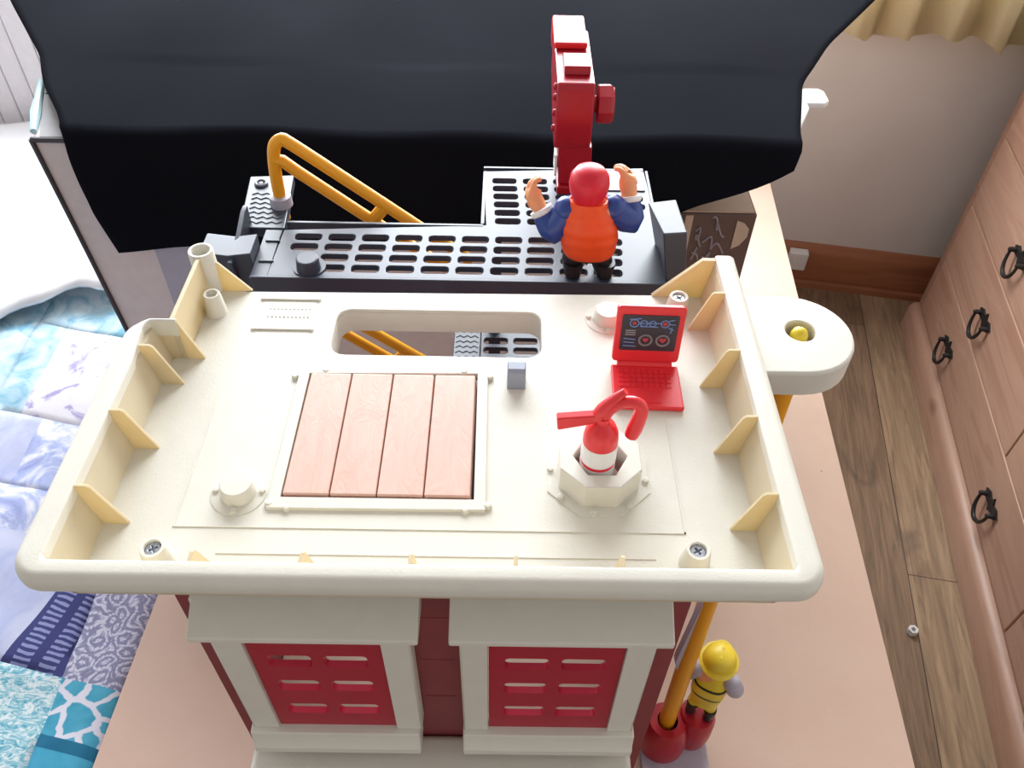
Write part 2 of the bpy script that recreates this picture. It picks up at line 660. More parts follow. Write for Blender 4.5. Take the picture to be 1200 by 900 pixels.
# ------------------------------------------------------------------ chest of drawers
ch = thing('chest_of_drawers', 'long orange pine chest of drawers with black drop handles on the right', 'chest', (0, 0, 0), ROOM)
CU = 0.82
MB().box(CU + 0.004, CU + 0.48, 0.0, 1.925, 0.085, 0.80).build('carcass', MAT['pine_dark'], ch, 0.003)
MB().box(CU - 0.01, CU + 0.49, -0.03, 1.93, 0.80, 0.825).build('top', MAT['pine'], ch, 0.006)
MB().prism([(CU - 0.018, 0.0), (CU + 0.47, 0.0), (CU + 0.47, 0.0849), (CU + 0.0, 0.0849), (CU - 0.012, 0.078), (CU - 0.018, 0.066)], -0.01, 1.925, 'y').build('plinth', MAT['pine'], ch, 0.002)


def drawer(v0, v1, z0, z1, hv):
    d = MB().box(CU, CU + 0.30, v0, v1, z0, z1).build('drawer', MAT['pine'], ch, 0.003)
    for v in hv:
        z = (z0 + z1) / 2 - 0.006
        h = MB()
        q = 1.25
        h.prism([(v + q * a_, z + q * b_) for a_, b_ in ((-0.034, 0.004), (-0.02, 0.011), (-0.006, 0.007), (0, 0.017), (0.006, 0.007), (0.02, 0.011), (0.034, 0.004), (0.024, -0.007), (0.008, -0.005), (0, -0.014), (-0.008, -0.005), (-0.024, -0.007))], CU - 0.004, CU + 0.001, 'x')
        for s in (-1, 1):
            h.lathe([(0.0055, 0), (0.0055, 0.012), (0.004, 0.016), (0, 0.017)], (CU - 0.003, v + s * 0.024 * q, z), 10, (-1, 0, 0))
        pts = []
        for k in range(13):
            a = PI * k / 12
            pts.append((CU - 0.014 - 0.004 * math.sin(a), v + 0.024 * q * math.cos(a), z - 0.036 * q * math.sin(a) ** 0.8))
        h.tube(pts, [0.003 + 0.0018 * math.sin(PI * k / 12) for k in range(13)], 8)
        h.build('handle', MAT['iron'], d)


for v0, v1 in ((0.917, 1.890), (0.03, 0.913)):
    drawer(v0, v1, 0.098, 0.256, ((v0 + v1) / 2 - 0.24, (v0 + v1) / 2 + 0.24))
for z0, z1 in ((0.259, 0.424), (0.427, 0.605), (0.608, 0.786)):
    for v0, v1 in ((1.222, 1.890), (0.622, 1.218), (0.03, 0.618)):
        drawer(v0, v1, z0, z1, ((v0 + v1) / 2,))

# a white nut on the floor
nb = MB().plate(circle(0, 0, 0.0105, 6), [circle(0, 0, 0.0042, 14)], 0.0, 0.014).build('plastic_nut', MAT['white'], None, 0.0012)
nb.location = (0.8405, 0.807, 0.0)
tag(nb, 'small white plastic nut lying on the wooden floor', 'nut')

# ------------------------------------------------------------------ table (a bare hardboard top)
TZ = 0.48
tb = thing('table', 'pinkish bare hardboard table under the toy fire station', 'table', (0.05, 0.9, 0))
TBI = tb.location


def at(o):                       # keep world coordinates for the parts of a moved thing
    o.location = -Vector(o.parent.location)
    return o


at(MB().prism([(-0.503, 0.26), (0.515, 0.26), (0.627, 1.72), (-0.449, 1.72)], TZ - 0.018, TZ).build('tabletop', MAT['mdf'], tb, 0.0015))
for lx, ly in ((-0.42, 0.33), (0.45, 0.33), (0.53, 1.64), (-0.39, 1.64)):
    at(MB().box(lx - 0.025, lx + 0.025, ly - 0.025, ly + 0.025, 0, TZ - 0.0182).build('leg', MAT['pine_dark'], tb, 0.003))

# ------------------------------------------------------------------ bed, quilt and sheet
bd = thing('bed', 'low bed under the patchwork quilt, left of the table', 'bed', (-0.95, 1.0, 0))
at(MB().box(-1.35, -0.53, 0.1, 1.86, 0.10, 0.27).build('bed_base', MAT['sheet'], bd, 0.01))
at(MB().box(-1.36, -0.525, 0.1, 1.88, 0.271, 0.430).build('mattress', MAT['sheet'], bd, 0.03, 3))
hb = MB()
for k in range(17):
    x0 = -1.36 + k * 0.05
    hb.box(x0, x0 + 0.0485, 1.895, 1.925, 0.10, 0.98)
hb.box(-1.36, -0.512, 1.905, 1.935, 0.10, 0.98)
hb.box(-1.37, -0.50, 1.89, 1.94, 0.981, 1.0)
at(hb.build('headboard', MAT['headboard'], bd, 0.004))
for lx, ly in ((-1.30, 0.16), (-0.58, 0.16), (-0.58, 1.8), (-1.30, 1.8)):
    at(MB().lathe([(0.022, 0), (0.026, 0.1)], (lx, ly, 0), 14).build('leg', MAT['iron'], bd))


def qz(x, y):
    z = 0.4665 + 0.004 * math.sin(9 * x + 14 * y) + 0.0025 * math.sin(31 * x - 17 * y) + 0.002 * math.sin(55 * y + 12 * x)
    e = -0.503 + 0.037 * (y - 0.26)
    d = e - x
    if d < 0.03:
        z -= 0.014 * (1 - max(d, 0) / 0.03) ** 2
    return z


qb = bmesh.new()


def patch(mi, x0, x1, y0, y1, sh0=0.0, sh1=0.0, tilt=0.0):
    """one sewn patch; sh0/sh1 shear its left and right seam, tilt slopes its near and far seam"""
    nx, ny = max(2, int((x1 - x0) / 0.012)), max(2, int((y1 - y0) / 0.012))
    g = []
    for i in range(nx + 1):
        a = i / nx
        row = []
        for j in range(ny + 1):
            b = j / ny
            y = y0 + (y1 - y0) * b
            x = x0 + (x1 - x0) * a + ((1 - a) * sh0 + a * sh1) * (y - 0.48)
            y += tilt * (x + 0.5)
            seam = min(min(a, 1 - a) * (x1 - x0), min(b, 1 - b) * (y1 - y0))
            z = qz(x, y) - 0.0025 * math.exp(-seam / 0.005)
            row.append(qb.verts.new((x, y, z)))
        g.append(row)
    for i in range(nx):
        for j in range(ny):
            f = qb.faces.new((g[i][j], g[i + 1][j], g[i + 1][j + 1], g[i][j + 1]))
            f.material_index = mi
            f.smooth = True


ED = 0.037     # the edge beside the table
TL = -0.22
patch(3, -0.586, -0.495, 0.12, 0.372, 0.0, ED, TL)
patch(4, -0.586, -0.495, 0.372, 0.388, 0.0, ED, TL)
patch(2, -0.586, -0.495, 0.388, 0.462, 0.0, ED, TL)
patch(0, -0.586, -0.495, 0.462, 0.74, 0.0, ED, TL)
patch(5, -0.672, -0.586, 0.12, 0.462, 0.10, 0.0, TL)
patch(1, -0.672, -0.586, 0.462, 0.66, 0.30, 0.0, TL)
patch(5, -0.90, -0.672, 0.12, 0.462, 0.0, 0.10, TL)
patch(6, -0.90, -0.672, 0.462, 0.66, 0.0, 0.30, TL)
patch(7, -0.672, -0.586, 0.66, 0.74, 0.30, 0.0, TL)
patch(7, -0.90, -0.672, 0.66, 0.74, 0.0, 0.30, TL)
patch(7, -0.80, -0.495, 0.74, 0.88, 0.0, ED, TL)
patch(6, -0.90, -0.80, 0.74, 0.88, 0.0, 0.0, TL)
patch(8, -0.84, -0.495, 0.88, 1.10, 0.0, ED, TL)
patch(9, -0.90, -0.84, 0.88, 1.10, 0.0, 0.0, TL)
patch(9, -0.90, -0.495, 1.10, 1.24, 0.0, ED, TL)
patch(3, -1.30, -0.90, 0.12, 0.462, 0.0, 0.0, TL)
patch(7, -1.30, -0.90, 0.462, 0.88, 0.0, 0.0, TL)
patch(9, -1.30, -0.90, 0.88, 1.24, 0.0, 0.0, TL)
bmesh.ops.remove_doubles(qb, verts=qb.verts, dist=0.0008)
bmesh.ops.recalc_face_normals(qb, faces=qb.faces)
qm = bpy.data.meshes.new('patchwork_quilt')
qb.to_mesh(qm)
qb.free()
for m in QM:
    qm.materials.append(m)
qo = bpy.data.objects.new('patchwork_quilt', qm)
COL.objects.link(qo)
md = qo.modifiers.new('wadding', 'SOLIDIFY')
md.thickness = 0.008
md.offset = -1
tag(qo, 'blue, teal and lavender patchwork quilt spread on the bed left of the table', 'quilt')

sb = MB()
nx, ny = 40, 36
g = []
for i in range(nx + 1):
    row = []
    for j in range(ny + 1):
        a, b = i / nx, j / ny
        x = -1.34 + 0.722 * a
        yn = max(1.115, 0.995 + 0.335 * a) + 0.012 * math.sin(a * 21) + 0.008 * math.sin(a * 47)
        y = yn + (1.86 - yn) * b
        z = 0.503 + 0.03 * min(1, b * 5) ** 0.5 * min(1, (1 - b) * 6 + 0.2) ** 0.5 + 0.006 * math.sin(8 * x + 12 * y) + 0.004 * math.sin(23 * x - 9 * y)
        row.append(sb.bm.verts.new((x, y, z)))
    g.append(row)
for i in range(nx):
    for j in range(ny):
        sb.bm.faces.new((g[i][j], g[i + 1][j], g[i + 1][j + 1], g[i][j + 1]))
so = sb.build('white_sheet', MAT['sheet'], angle=180)
md = so.modifiers.new('thickness', 'SOLIDIFY')
md.thickness = 0.014
md.offset = -1
tag(so, 'bright white sheet turned back over the far end of the bed', 'sheet')

# ------------------------------------------------------------------ boxes behind the cloth
bx = thing('cardboard_box', 'tall white cardboard box with dark edges behind the cloth at left', 'box', (-0.2, 1.02, TZ))
w0 = MB()
w0.hull8([(-0.565, 0.93, TZ), (0.195, 0.93, TZ), (0.195, 1.12, TZ), (-0.60, 1.12, TZ)], [(-0.593, 0.93, 1.008), (0.195, 0.93, 1.008), (0.195, 1.12, 1.008), (-0.655, 1.12, 1.008)])
at(w0.build('carton', [MAT['card_white']], bx, 0.002))
at(MB().hull8([(-0.585, 0.934, 1.0085), (0.19, 0.934, 1.0085), (0.19, 1.115, 1.0085), (-0.648, 1.115, 1.0085)], [(-0.585, 0.934, 1.0105), (0.19, 0.934, 1.0105), (0.19, 1.115, 1.0105), (-0.648, 1.115, 1.0105)]).build('lid', MAT['card_grey'], bx))
e0 = MB()
e0.tube([(-0.565, 0.9285, TZ), (-0.594, 0.9285, 1.009)], 0.0035, 6)
e0.tube([(-0.594, 0.9285, 1.009), (0.195, 0.9285, 1.009)], 0.0035, 6)
at(e0.build('edge_tape', MAT['card_edge'], bx))
at(MB().tube([(-0.597, 0.945, 1.011), (-0.612, 0.99, 1.012), (-0.625, 1.03, 1.011), (-0.640, 1.08, 1.012)], [0.004, 0.007, 0.005, 0.004], 8).build('torn_tape', MAT['card_teal'], bx))
at(MB().hull8([(-0.622, 1.045, 1.0106), (-0.57, 1.045, 1.0106), (-0.57, 1.105, 1.0106), (-0.640, 1.105, 1.0106)], [(-0.622, 1.045, 1.0116), (-0.57, 1.045, 1.0116), (-0.57, 1.105, 1.0116), (-0.640, 1.105, 1.0116)]).build('printed_label', MAT['card_dark'], bx))
at(MB().hull8([(-0.489, 0.9275, TZ + 0.02), (-0.30, 0.9275, TZ + 0.02), (-0.30, 0.929, TZ + 0.02), (-0.489, 0.929, TZ + 0.02)], [(-0.489, 0.9275, 0.86), (-0.30, 0.9275, 0.86), (-0.30, 0.929, 0.86), (-0.489, 0.929, 0.86)]).build('side_panel', MAT['lightgrey'], bx))

b2 = thing('printed_box', 'brown box with pale script print behind the cloth at right', 'box', (0.275, 1.02, TZ))
at(MB().box(0.205, 0.344, 0.952, 1.10, TZ, 0.902).build('carton', MAT['card_brown'], b2, 0.002))
at(MB().box(0.209, 0.34, 0.955, 1.097, 0.9025, 0.905).build('lid', MAT['card_tan'], b2))
at(MB().box(0.246, 0.2565, 0.9505, 0.9515, TZ + 0.01, 0.90).build('border_stripe', MAT['card_tan'], b2))
pr = MB()
pr.plate([(0.318, 0.893), (0.329, 0.889), (0.337, 0.879), (0.337, 0.866), (0.329, 0.852), (0.318, 0.845)], [], 0.9503, 0.9515, 'y')
at(pr.build('pale_leaf_print', MAT['card_tan'], b2))
sc = MB()
for x0, z0, w in ((0.283, 0.892, 0.02), (0.276, 0.862, 0.03), (0.28, 0.838, 0.02), (0.264, 0.876, 0.008), (0.264, 0.845, 0.008), (0.268, 0.815, 0.02), (0.29, 0.795, 0.02)):
    sc.tube([(x0 + w * t + 0.004 * math.sin(7 * t), 0.951, z0 - 0.02 * t + 0.008 * math.sin(11 * t + z0 * 50)) for t in [k / 16 for k in range(17)]], 0.0015, 6)
at(sc.build('script_print', MAT['inkgrey'], b2))

b3 = MB().box(-0.60, 0.345, 1.13, 1.42, TZ + 0.0005, 1.001).build('storage_carton', MAT['card_tan'], None, 0.003)
tag(b3, 'wide plain carton hidden under the back of the black cloth', 'box')
tr_ = MB()
tr_.prism([(-0.30, 0.965), (0.372, 0.965), (0.402, 1.030), (0.4020, 1.042), (0.4260, 1.042), (0.4340, 1.050), (0.4340, 1.078), (0.4270, 1.086), (-0.30, 1.086)], 1.0115, 1.0205)
tro = tr_.build('white_tray', MAT['white'], None, 0.003)
tag(tro, 'white plastic tray whose bright corner pokes out right of the black cloth', 'tray')

# ------------------------------------------------------------------ black cloth, laid over the boxes and hanging down in front
HX = [(1.026, -0.545, 0.366), (1.012, -0.547, 0.362), (0.99, -0.549, 0.357), (0.97, -0.549, 0.346), (0.95, -0.548, 0.318), (0.93, -0.546, 0.29), (0.91, -0.545, 0.25), (0.845, -0.531, 0.2)]
TY = [(0.915, -0.545, 0.364), (0.95, -0.56, 0.3680), (0.985, -0.582, 0.3780), (1.032, -0.612, 0.3900), (1.09, -0.640, 0.4050), (1.12, -0.652, 0.423), (1.219, -0.716, 0.476), (1.305, -0.772, 0.538), (1.404, -0.83, 0.609), (1.50, -0.86, 0.67)]


def ip(tab, v):
    up = tab[-1][0] > tab[0][0]
    for a_, b_ in zip(tab, tab[1:]):
        lo_, hi_ = (a_[0], b_[0]) if up else (b_[0], a_[0])
        if lo_ <= v <= hi_:
            q = (v - a_[0]) / (b_[0] - a_[0])
            return tuple(a_[i] + (b_[i] - a_[i]) * q for i in (1, 2))
    end = tab[0] if (v < tab[0][0]) == up else tab[-1]
    return end[1:]


def sm(tab, v, h):
    r_ = [ip(tab, v + d * h) for d in (-1, -0.5, 0, 0.5, 1)]
    return tuple(sum(q[i] for q in r_) / 5 for i in (0, 1))


cm = MB()
NS, NA, NB = 96, 44, 40
ZTOP = 1.0262
g = []
for i in range(NS + 1):
    s_ = i / NS
    k = max(0.0, (s_ - 0.70) / 0.30)
    zb = 0.848 + 0.078 * s_ ** 1.1 + 0.069 * k ** 3.9 + 0.003 * math.sin(s_ * 15)
    row = []
    for j in range(NA + 1):                       # top part, from the back to the front fold
        y = 1.50 - (1.50 - 0.925) * j / NA
        xl, x_r = sm(TY, y, 0.02)
        x = xl + (x_r - xl) * s_
        z = ZTOP + 0.0025 * math.sin(9 * x + 5 * y) * (1 if y > 1.12 else 0.3) + 0.002 * (1 + math.sin(23 * x - 4 * y))
        row.append(cm.bm.verts.new((x, y, z)))
    for j in range(NB + 1):                       # the hanging front
        t = j / NB
        z = ZTOP - 0.006 + (zb - ZTOP + 0.006) * t
        xl, x_r = sm(HX, z, 0.008)
        zz_ = max(z, 0.955)
        x_r = ip(HX, zz_)[1] if s_ < 0.7 else sm(HX, z, 0.008)[1]
        xe = max(x_r, 0.31)
        x = xl + (xe - xl) * s_
        if k > 0:
            lim = sm(HX, z, 0.008)[1]
            x = x + (min(x, lim) - x) * k ** 0.5 if x > lim else x
        y = 0.9165 + 0.004 * math.sin(10 * s_ + 1.2 * t) * t + 0.0025 * math.sin(29 * s_ - 2 * t) * t - 0.006 * t
        row.append(cm.bm.verts.new((x, y, z)))
    g.append(row)
for i in range(NS):
    for j in range(NA + NB + 1):
        cm.bm.faces.new((g[i][j], g[i + 1][j], g[i + 1][j + 1], g[i][j + 1]))
ck = cm.build('black_cloth', MAT['cloth'], angle=180)
md = ck.modifiers.new('thickness', 'SOLIDIFY')
md.thickness = 0.002
tag(ck, 'black cloth laid over the boxes as a backdrop behind the toy fire station', 'cloth')

# ------------------------------------------------------------------ the toy fire station
ZR, ZF = 1.170, 1.1335
K = 1.0085
st = thing('toy_fire_station', 'toy fire station with cream tray roof and dull red walls on the table', 'toy building', (-0.04, 0.36, TZ))

# roof: floor slab with slot and hatch well, upstand wall all round
XL, XR, YF = -0.2565, 0.1728, 0.2192
IN = 0.0150
INX = 0.0185
outer = [(XL + INX, YF + IN), (XR - INX, YF + IN), (XR - INX + 0.0008, 0.5018), (0.113, 0.4985), (-0.2, 0.4945), (-0.2274, 0.4965), (-0.2258, 0.4224), (XL + INX + 0.006, 0.4224), (XL + INX, 0.4150)]
slot = rounded(-0.1262, 0.0272, 0.4262, 0.4755, 0.011)
hatch_hole = [(-0.1352, 0.2985), (-0.0172, 0.2985), (-0.0185, 0.4065), (-0.1358, 0.4045)]
hexhole = circle(0.0600, 0.3195, 0.0168, 6)
tube_hole = circle(-0.2274, 0.4965, 0.001, 6)
rf = MB().plate(outer, [slot, hatch_hole, hexhole], ZF - 0.0035, ZF).build('roof', MAT['cream'], st, 0.0012)
at(rf)


def sub(o):                      # child of the roof, kept in world coordinates (the roof itself is already shifted)
    return o


# front, left and right upstand: rounded bar profile swept as prisms
def arc(cx, cy, r, a0, a1, n=8):
    return [(cx + r * math.cos(rad(a0 + (a1 - a0) * i / n)), cy + r * math.sin(rad(a0 + (a1 - a0) * i / n))) for i in range(n + 1)]


RC = 0.0172
path = [(XR + 0.0008, 0.5020), (XR + 0.0004, 0.40), (XR, YF + 0.05)] + arc(XR - RC, YF + RC, RC, 0, -90) + [(0.05, YF), (-0.05, YF), (-0.15, YF)] + arc(XL + RC, YF + RC, RC, 270, 180) \
    + [(XL, 0.30), (XL, 0.38)] + arc(XL + 0.0175, 0.4225 - 0.0175, 0.0175, 180, 90) + [(-0.2290, 0.4225), (-0.2243, 0.4225)]
WID = 0.0127
rim = MB()
rings = []
for i, p in enumerate(path):
    p0, p1 = Vector(path[max(i - 1, 0)]), Vector(path[min(i + 1, len(path) - 1)])
    d = (p1 - p0).normalized()
    nrm = Vector((d.y, -d.x)) if False else Vector((-d.y, d.x))
    # inside of the tray lies to the right of this path
    nrm = -nrm
    w_ = WID + 0.0030 * abs(nrm.x)
    if p[1] > 0.4 and p[0] < -0.2:
        q = min(1.0, max(0.0, (p[0] - (XL + 0.001)) / 0.013))
        w_ = WID * (1 - q) + 0.0044 * q
    prof = [(w_, ZR - 0.0138), (w_, ZR - 0.0014), (w_ - 0.0005, ZR - 0.0004), (w_ - 0.0016, ZR), (min(0.0058, w_ * 0.5), ZR), (min(0.0036, w_ * 0.35), ZR - 0.0006), (0.0014, ZR - 0.0022), (0.0003, ZR - 0.0046), (0.0, ZR - 0.0072), (0.0, ZR - 0.0112), (0.0006, ZR - 0.0128), (0.0018, ZR - 0.0138)]
    rings.append([rim.bm.verts.new((p[0] + nrm.x * t_, p[1] + nrm.y * t_, z_)) for t_, z_ in prof])
for r0, r1 in zip(rings, rings[1:]):
    m_ = len(r0)
    for k in range(m_):
        rim.bm.faces.new((r0[k], r0[(k + 1) % m_], r1[(k + 1) % m_], r1[k]))
rim.bm.faces.new(rings[0])
rim.bm.faces.new(rings[-1][::-1])
weighted(rim.build('rim', MAT['cream'], rf, angle=50))
ups = MB()
za, zb_ = ZF - 0.0035, ZR - 0.006


def slope_wall(lo_o, hi_o, lo_i, hi_i):
    """a drafted wall: outer and inner line, each (start, end), low and high"""
    ups.hull8([(*lo_o[0], za), (*lo_o[1], za), (*lo_i[1], za), (*lo_i[0], za)], [(*hi_o[0], zb_), (*hi_o[1], zb_), (*hi_i[1], zb_), (*hi_i[0], zb_)])


oa, ob, ia, ib_ = 0.0150, 0.0092, 0.0180, 0.0122
sx_ = 0.0032                       # the side walls lean in a little further
slope_wall(((XL + oa + sx_, YF + oa), (XR - oa - sx_, YF + oa)), ((XL + ob + sx_, YF + ob), (XR - ob - sx_, YF + ob)), ((XL + oa + sx_, YF + ia), (XR - oa - sx_, YF + ia)), ((XL + ob + sx_, YF + ib_), (XR - ob - sx_, YF + ib_)))
slope_wall(((XL + oa + sx_, YF + oa), (XL + oa + sx_, 0.4222)), ((XL + ob + sx_, YF + ob), (XL + ob + sx_, 0.4222)), ((XL + ia + sx_, YF + oa), (XL + ia + sx_, 0.4188)), ((XL + ib_ + sx_, YF + ob), (XL + ib_ + sx_, 0.4188)))
slope_wall(((XR - oa - sx_, YF + oa), (XR - oa - sx_, 0.5016)), ((XR - ob - sx_, YF + ob), (XR - ob - sx_, 0.5016)), ((XR - ia - sx_, YF + oa), (XR - ia - sx_, 0.5016)), ((XR - ib_ - sx_, YF + ob), (XR - ib_ - sx_, 0.5016)))
slope_wall(((XL + oa + sx_, 0.4221), (-0.2248, 0.4221)), ((XL + ob + sx_, 0.4221), (-0.2248, 0.4221)), ((XL + oa + sx_, 0.4192), (-0.2248, 0.4192)), ((XL + ob + sx_, 0.4192), (-0.2248, 0.4192)))
ups.build('upstand', MAT['cream_wall'], rf)
# thin walls at the far corners
cw = MB()
cw.prism([(0.4885, ZF - 0.003), (0.4190, ZF - 0.003), (0.4190, ZR - 0.0002), (0.4885, ZR - 0.0002)], -0.2290, -0.2258, 'x')
cw.build('corner_wall', MAT['cream_rib'], rf, 0.0006)
MB().prism([(-0.2190, ZF - 0.001), (-0.2190, ZR - 0.009), (-0.2170, ZR - 0.0105), (-0.196, ZF)], 0.4945, 0.4970, 'y').build('corner_web', MAT['cream_rib'], rf, 0.0006)
MB().prism([(XR - 0.0195, ZF - 0.001), (XR - 0.0150, ZR - 0.001), (0.148, ZR - 0.001), (0.114, ZF)], 0.4965, 0.5005, 'y').build('corner_web', MAT['cream_rib'], rf, 0.0006)
tbm = MB().lathe([(0.0070, -0.036), (0.0092, -0.036), (0.0092, 0.0), (0.0088, 0.0008), (0.0072, 0.0008), (0.0068, 0.0), (0.0064, -0.012), (0, -0.012)], (-0.2278, 0.4965, ZR), 28)
tbm.build('corner_tube', MAT['cream'], rf)


def rib_x(y, xw, s):              # gusset on a side wall; s = +1 grows to +x
    f = [(xw + s * 0.0042, ZF - 0.0005), (xw - s * 0.0010, ZR - 0.0040), (xw - s * 0.0010, ZR - 0.0005), (xw + s * 0.0065, ZR - 0.0005), (xw + s * 0.0085, ZR - 0.0022), (xw + s * 0.0205, ZF - 0.0005)]
    return MB().prism(f, y - 0.0011, y + 0.0011, 'y').build('rib', MAT['cream_rib'], rf, 0.0005)


for y in (0.2795, 0.337, 0.3945):
    rib_x(y, XL + 0.0157, 1)
MB().prism([(-0.2257, ZF - 0.0005), (-0.2257, ZR - 0.0006), (-0.2245, ZR - 0.0006), (-0.2125, ZF - 0.0005)], 0.4188, 0.4214, 'y').build('rib', MAT['cream_rib'], rf, 0.0005)
for y in (0.281, 0.340, 0.3995, 0.459):
    rib_x(y, XR - 0.0157, -1)


for x in (-0.1635, -0.1055, -0.0478, 0.0080, 0.0650):
    f = [(YF + 0.0165, ZF - 0.0005), (YF + 0.0115, ZR - 0.0040), (YF + 0.0115, ZR - 0.0005), (YF + 0.0188, ZR - 0.0005), (YF + 0.0208, ZR - 0.0022), (YF + 0.032, ZF - 0.0005)]
    MB().prism(f, x - 0.0011, x + 0.0011, 'x').build('rib', MAT['cream_rib'], rf, 0.0005)


def boss(x, y, top, r=0.0072, screw=True):
    b = MB().lathe([(r * 1.28, ZF - 0.001), (r, top - 0.001), (r * 0.93, top), (r * 0.70, top), (r * 0.66, top - 0.001), (r * 0.64, top - 0.0045), (0, top - 0.0045)], (x, y, 0), 28).build('screw_boss', MAT['cream'], rf)
    if screw:
        s = MB()
        rr = r * 0.60
        z = top - 0.0043
        cr = []
        for q in range(4):
            a = q * PI / 2 + 0.5
            ca, sa = math.cos(a), math.sin(a)
            for dx, dy in ((0.62 * rr, -0.14 * rr), (0.62 * rr, 0.14 * rr), (0.14 * rr, 0.14 * rr)):
                cr.append((x + ca * dx - sa * dy, y + sa * dx + ca * dy))
        s.plate(circle(x, y, rr, 24), [cr], z, z + 0.0026)
        s.lathe([(rr * 0.9, z), (rr * 0.9, z + 0.0006)], (x, y, 0), 20)
        s.build('screw', MAT['steel'], rf, 0.0003)


boss(-0.1953, 0.2533, 1.1485)
boss(0.1118, 0.2568, 1.1485)
boss(0.1310, 0.4790, 1.1490)
boss(-0.2170, 0.4690, 1.1520, 0.0062, False)


def stub(x, y, ring=True):
    m = MB().lathe([(0.0112, ZF - 0.001), (0.0100, ZF + 0.009), (0.0092, ZF + 0.010), (0.0, ZF + 0.0102)], (x, y, 0), 30)
    if ring:
        m.lathe([(0.0172, ZF - 0.001), (0.0170, ZF + 0.0005), (0.0166, ZF + 0.0006), (0.011, ZF + 0.0006)], (x, y, 0), 36)
        for a in (0.1, PI - 0.1, -PI / 2):
            m.lathe([(0.0022, ZF), (0.0020, ZF + 0.0022), (0, ZF + 0.0026)], (x + 0.0142 * math.cos(a), y + 0.0142 * math.sin(a), 0), 10)
    m.build('round_stub', MAT['cream'], rf)


stub(-0.1615, 0.3023)
stub(0.0775, 0.4690)

# shallow raised lines and the small vent print
ln = MB()
ln.box(-0.194, 0.110, 0.2770, 0.2780, ZF - 0.001, ZF + 0.0006)
ln.box(-0.195, -0.194, 0.277, 0.385, ZF - 0.001, ZF + 0.0006)
ln.box(0.109, 0.110, 0.277, 0.42, ZF - 0.001, ZF + 0.0006)
ln.box(-0.165, 0.09, 0.2590, 0.2598, ZF - 0.001, ZF + 0.0005)
ln.build('moulded_line', MAT['cream'], rf)
vt = MB()
for y in (0.4855, 0.4515):
    vt.box(-0.186, -0.143, y - 0.0011, y + 0.0011, ZF - 0.001, ZF + 0.0013)
    for x in (-0.186, -0.143):
        vt.lathe([(0.0019, ZF - 0.001), (0.0017, ZF + 0.0016), (0, ZF + 0.0018)], (x, y, 0), 10)
for k in range(11):
    x = -0.178 + 0.003 * k
    vt.box(x - 0.0006, x + 0.0006, 0.4740, 0.4815, ZF - 0.001, ZF + 0.0005)
    vt.lathe([(0.0008, ZF - 0.001), (0.0007, ZF + 0.0008)], (x, 0.4655, 0), 8)
vt.build('moulded_vent', MAT['cream'], rf)

# lower sleeve of the slot
MB().plate(rounded(-0.1292, 0.0302, 0.4232, 0.4785, 0.014), [rounded(-0.1262, 0.0272, 0.4262, 0.4755, 0.011)], ZF - 0.022, ZF - 0.0034).build('slot_sleeve', MAT['cream'], rf)

# hatch: four planks in a moulded frame
hf = MB()
hf.plate([(-0.1425, 0.2900), (-0.0098, 0.2905), (-0.0112, 0.4105), (-0.1432, 0.4085)], [[(-0.1352, 0.2985), (-0.0172, 0.2985), (-0.0185, 0.4065), (-0.1358, 0.4045)]], ZF - 0.001, ZF + 0.0022)
for x, y in ((-0.1415, 0.294), (-0.0085, 0.2945), (-0.0098, 0.404), (-0.1455, 0.402), (-0.125, 0.408), (-0.028, 0.409), (-0.13, 0.291), (-0.022, 0.2912)):
    hf.lathe([(0.0026, ZF - 0.0005), (0.0024, ZF + 0.0026), (0, ZF + 0.0030)], (x, y, 0), 12)
hf.build('hatch_frame', MAT['cream'], rf, 0.0006)
ht = MB().box(-0.1346, -0.0192, 0.3000, 0.4040, ZF - 0.012, ZF - 0.0035).build('hatch', MAT['plank'], rf)
ht['label'] = 'pinkish wooden plank hatch'
for k in range(4):
    x0 = -0.1346 + k * 0.02885
    MB().hull8([(x0 + 0.0003, 0.3000, ZF - 0.0034), (x0 + 0.0285, 0.3000, ZF - 0.0034), (x0 + 0.0282, 0.4040, ZF - 0.0034), (x0 + 0.0001, 0.4040, ZF - 0.0034)],
               [(x0 + 0.0003, 0.3000, ZF + 0.0030), (x0 + 0.0285, 0.3000, ZF + 0.0030), (x0 + 0.0282, 0.4040, ZF + 0.0030), (x0 + 0.0001, 0.4040, ZF + 0.0030)]).build('plank', MAT['plank'], ht, 0.0011)
MB().box(-0.136, -0.017, 0.298, 0.407, ZF - 0.020, ZF - 0.0125).build('hatch_well', MAT['screen'], rf)

# grey clip behind the hatch
gc = MB()
gc.prism([(0.394, ZF - 0.001), (0.394, ZF + 0.0155), (0.3965, ZF + 0.0175), (0.404, ZF + 0.0175), (0.408, ZF - 0.001)], 0.0022, 0.0150, 'x')
gq = gc.build('clip', MAT['grey'], rf, 0.0008)
gq['label'] = 'blue-grey clip'

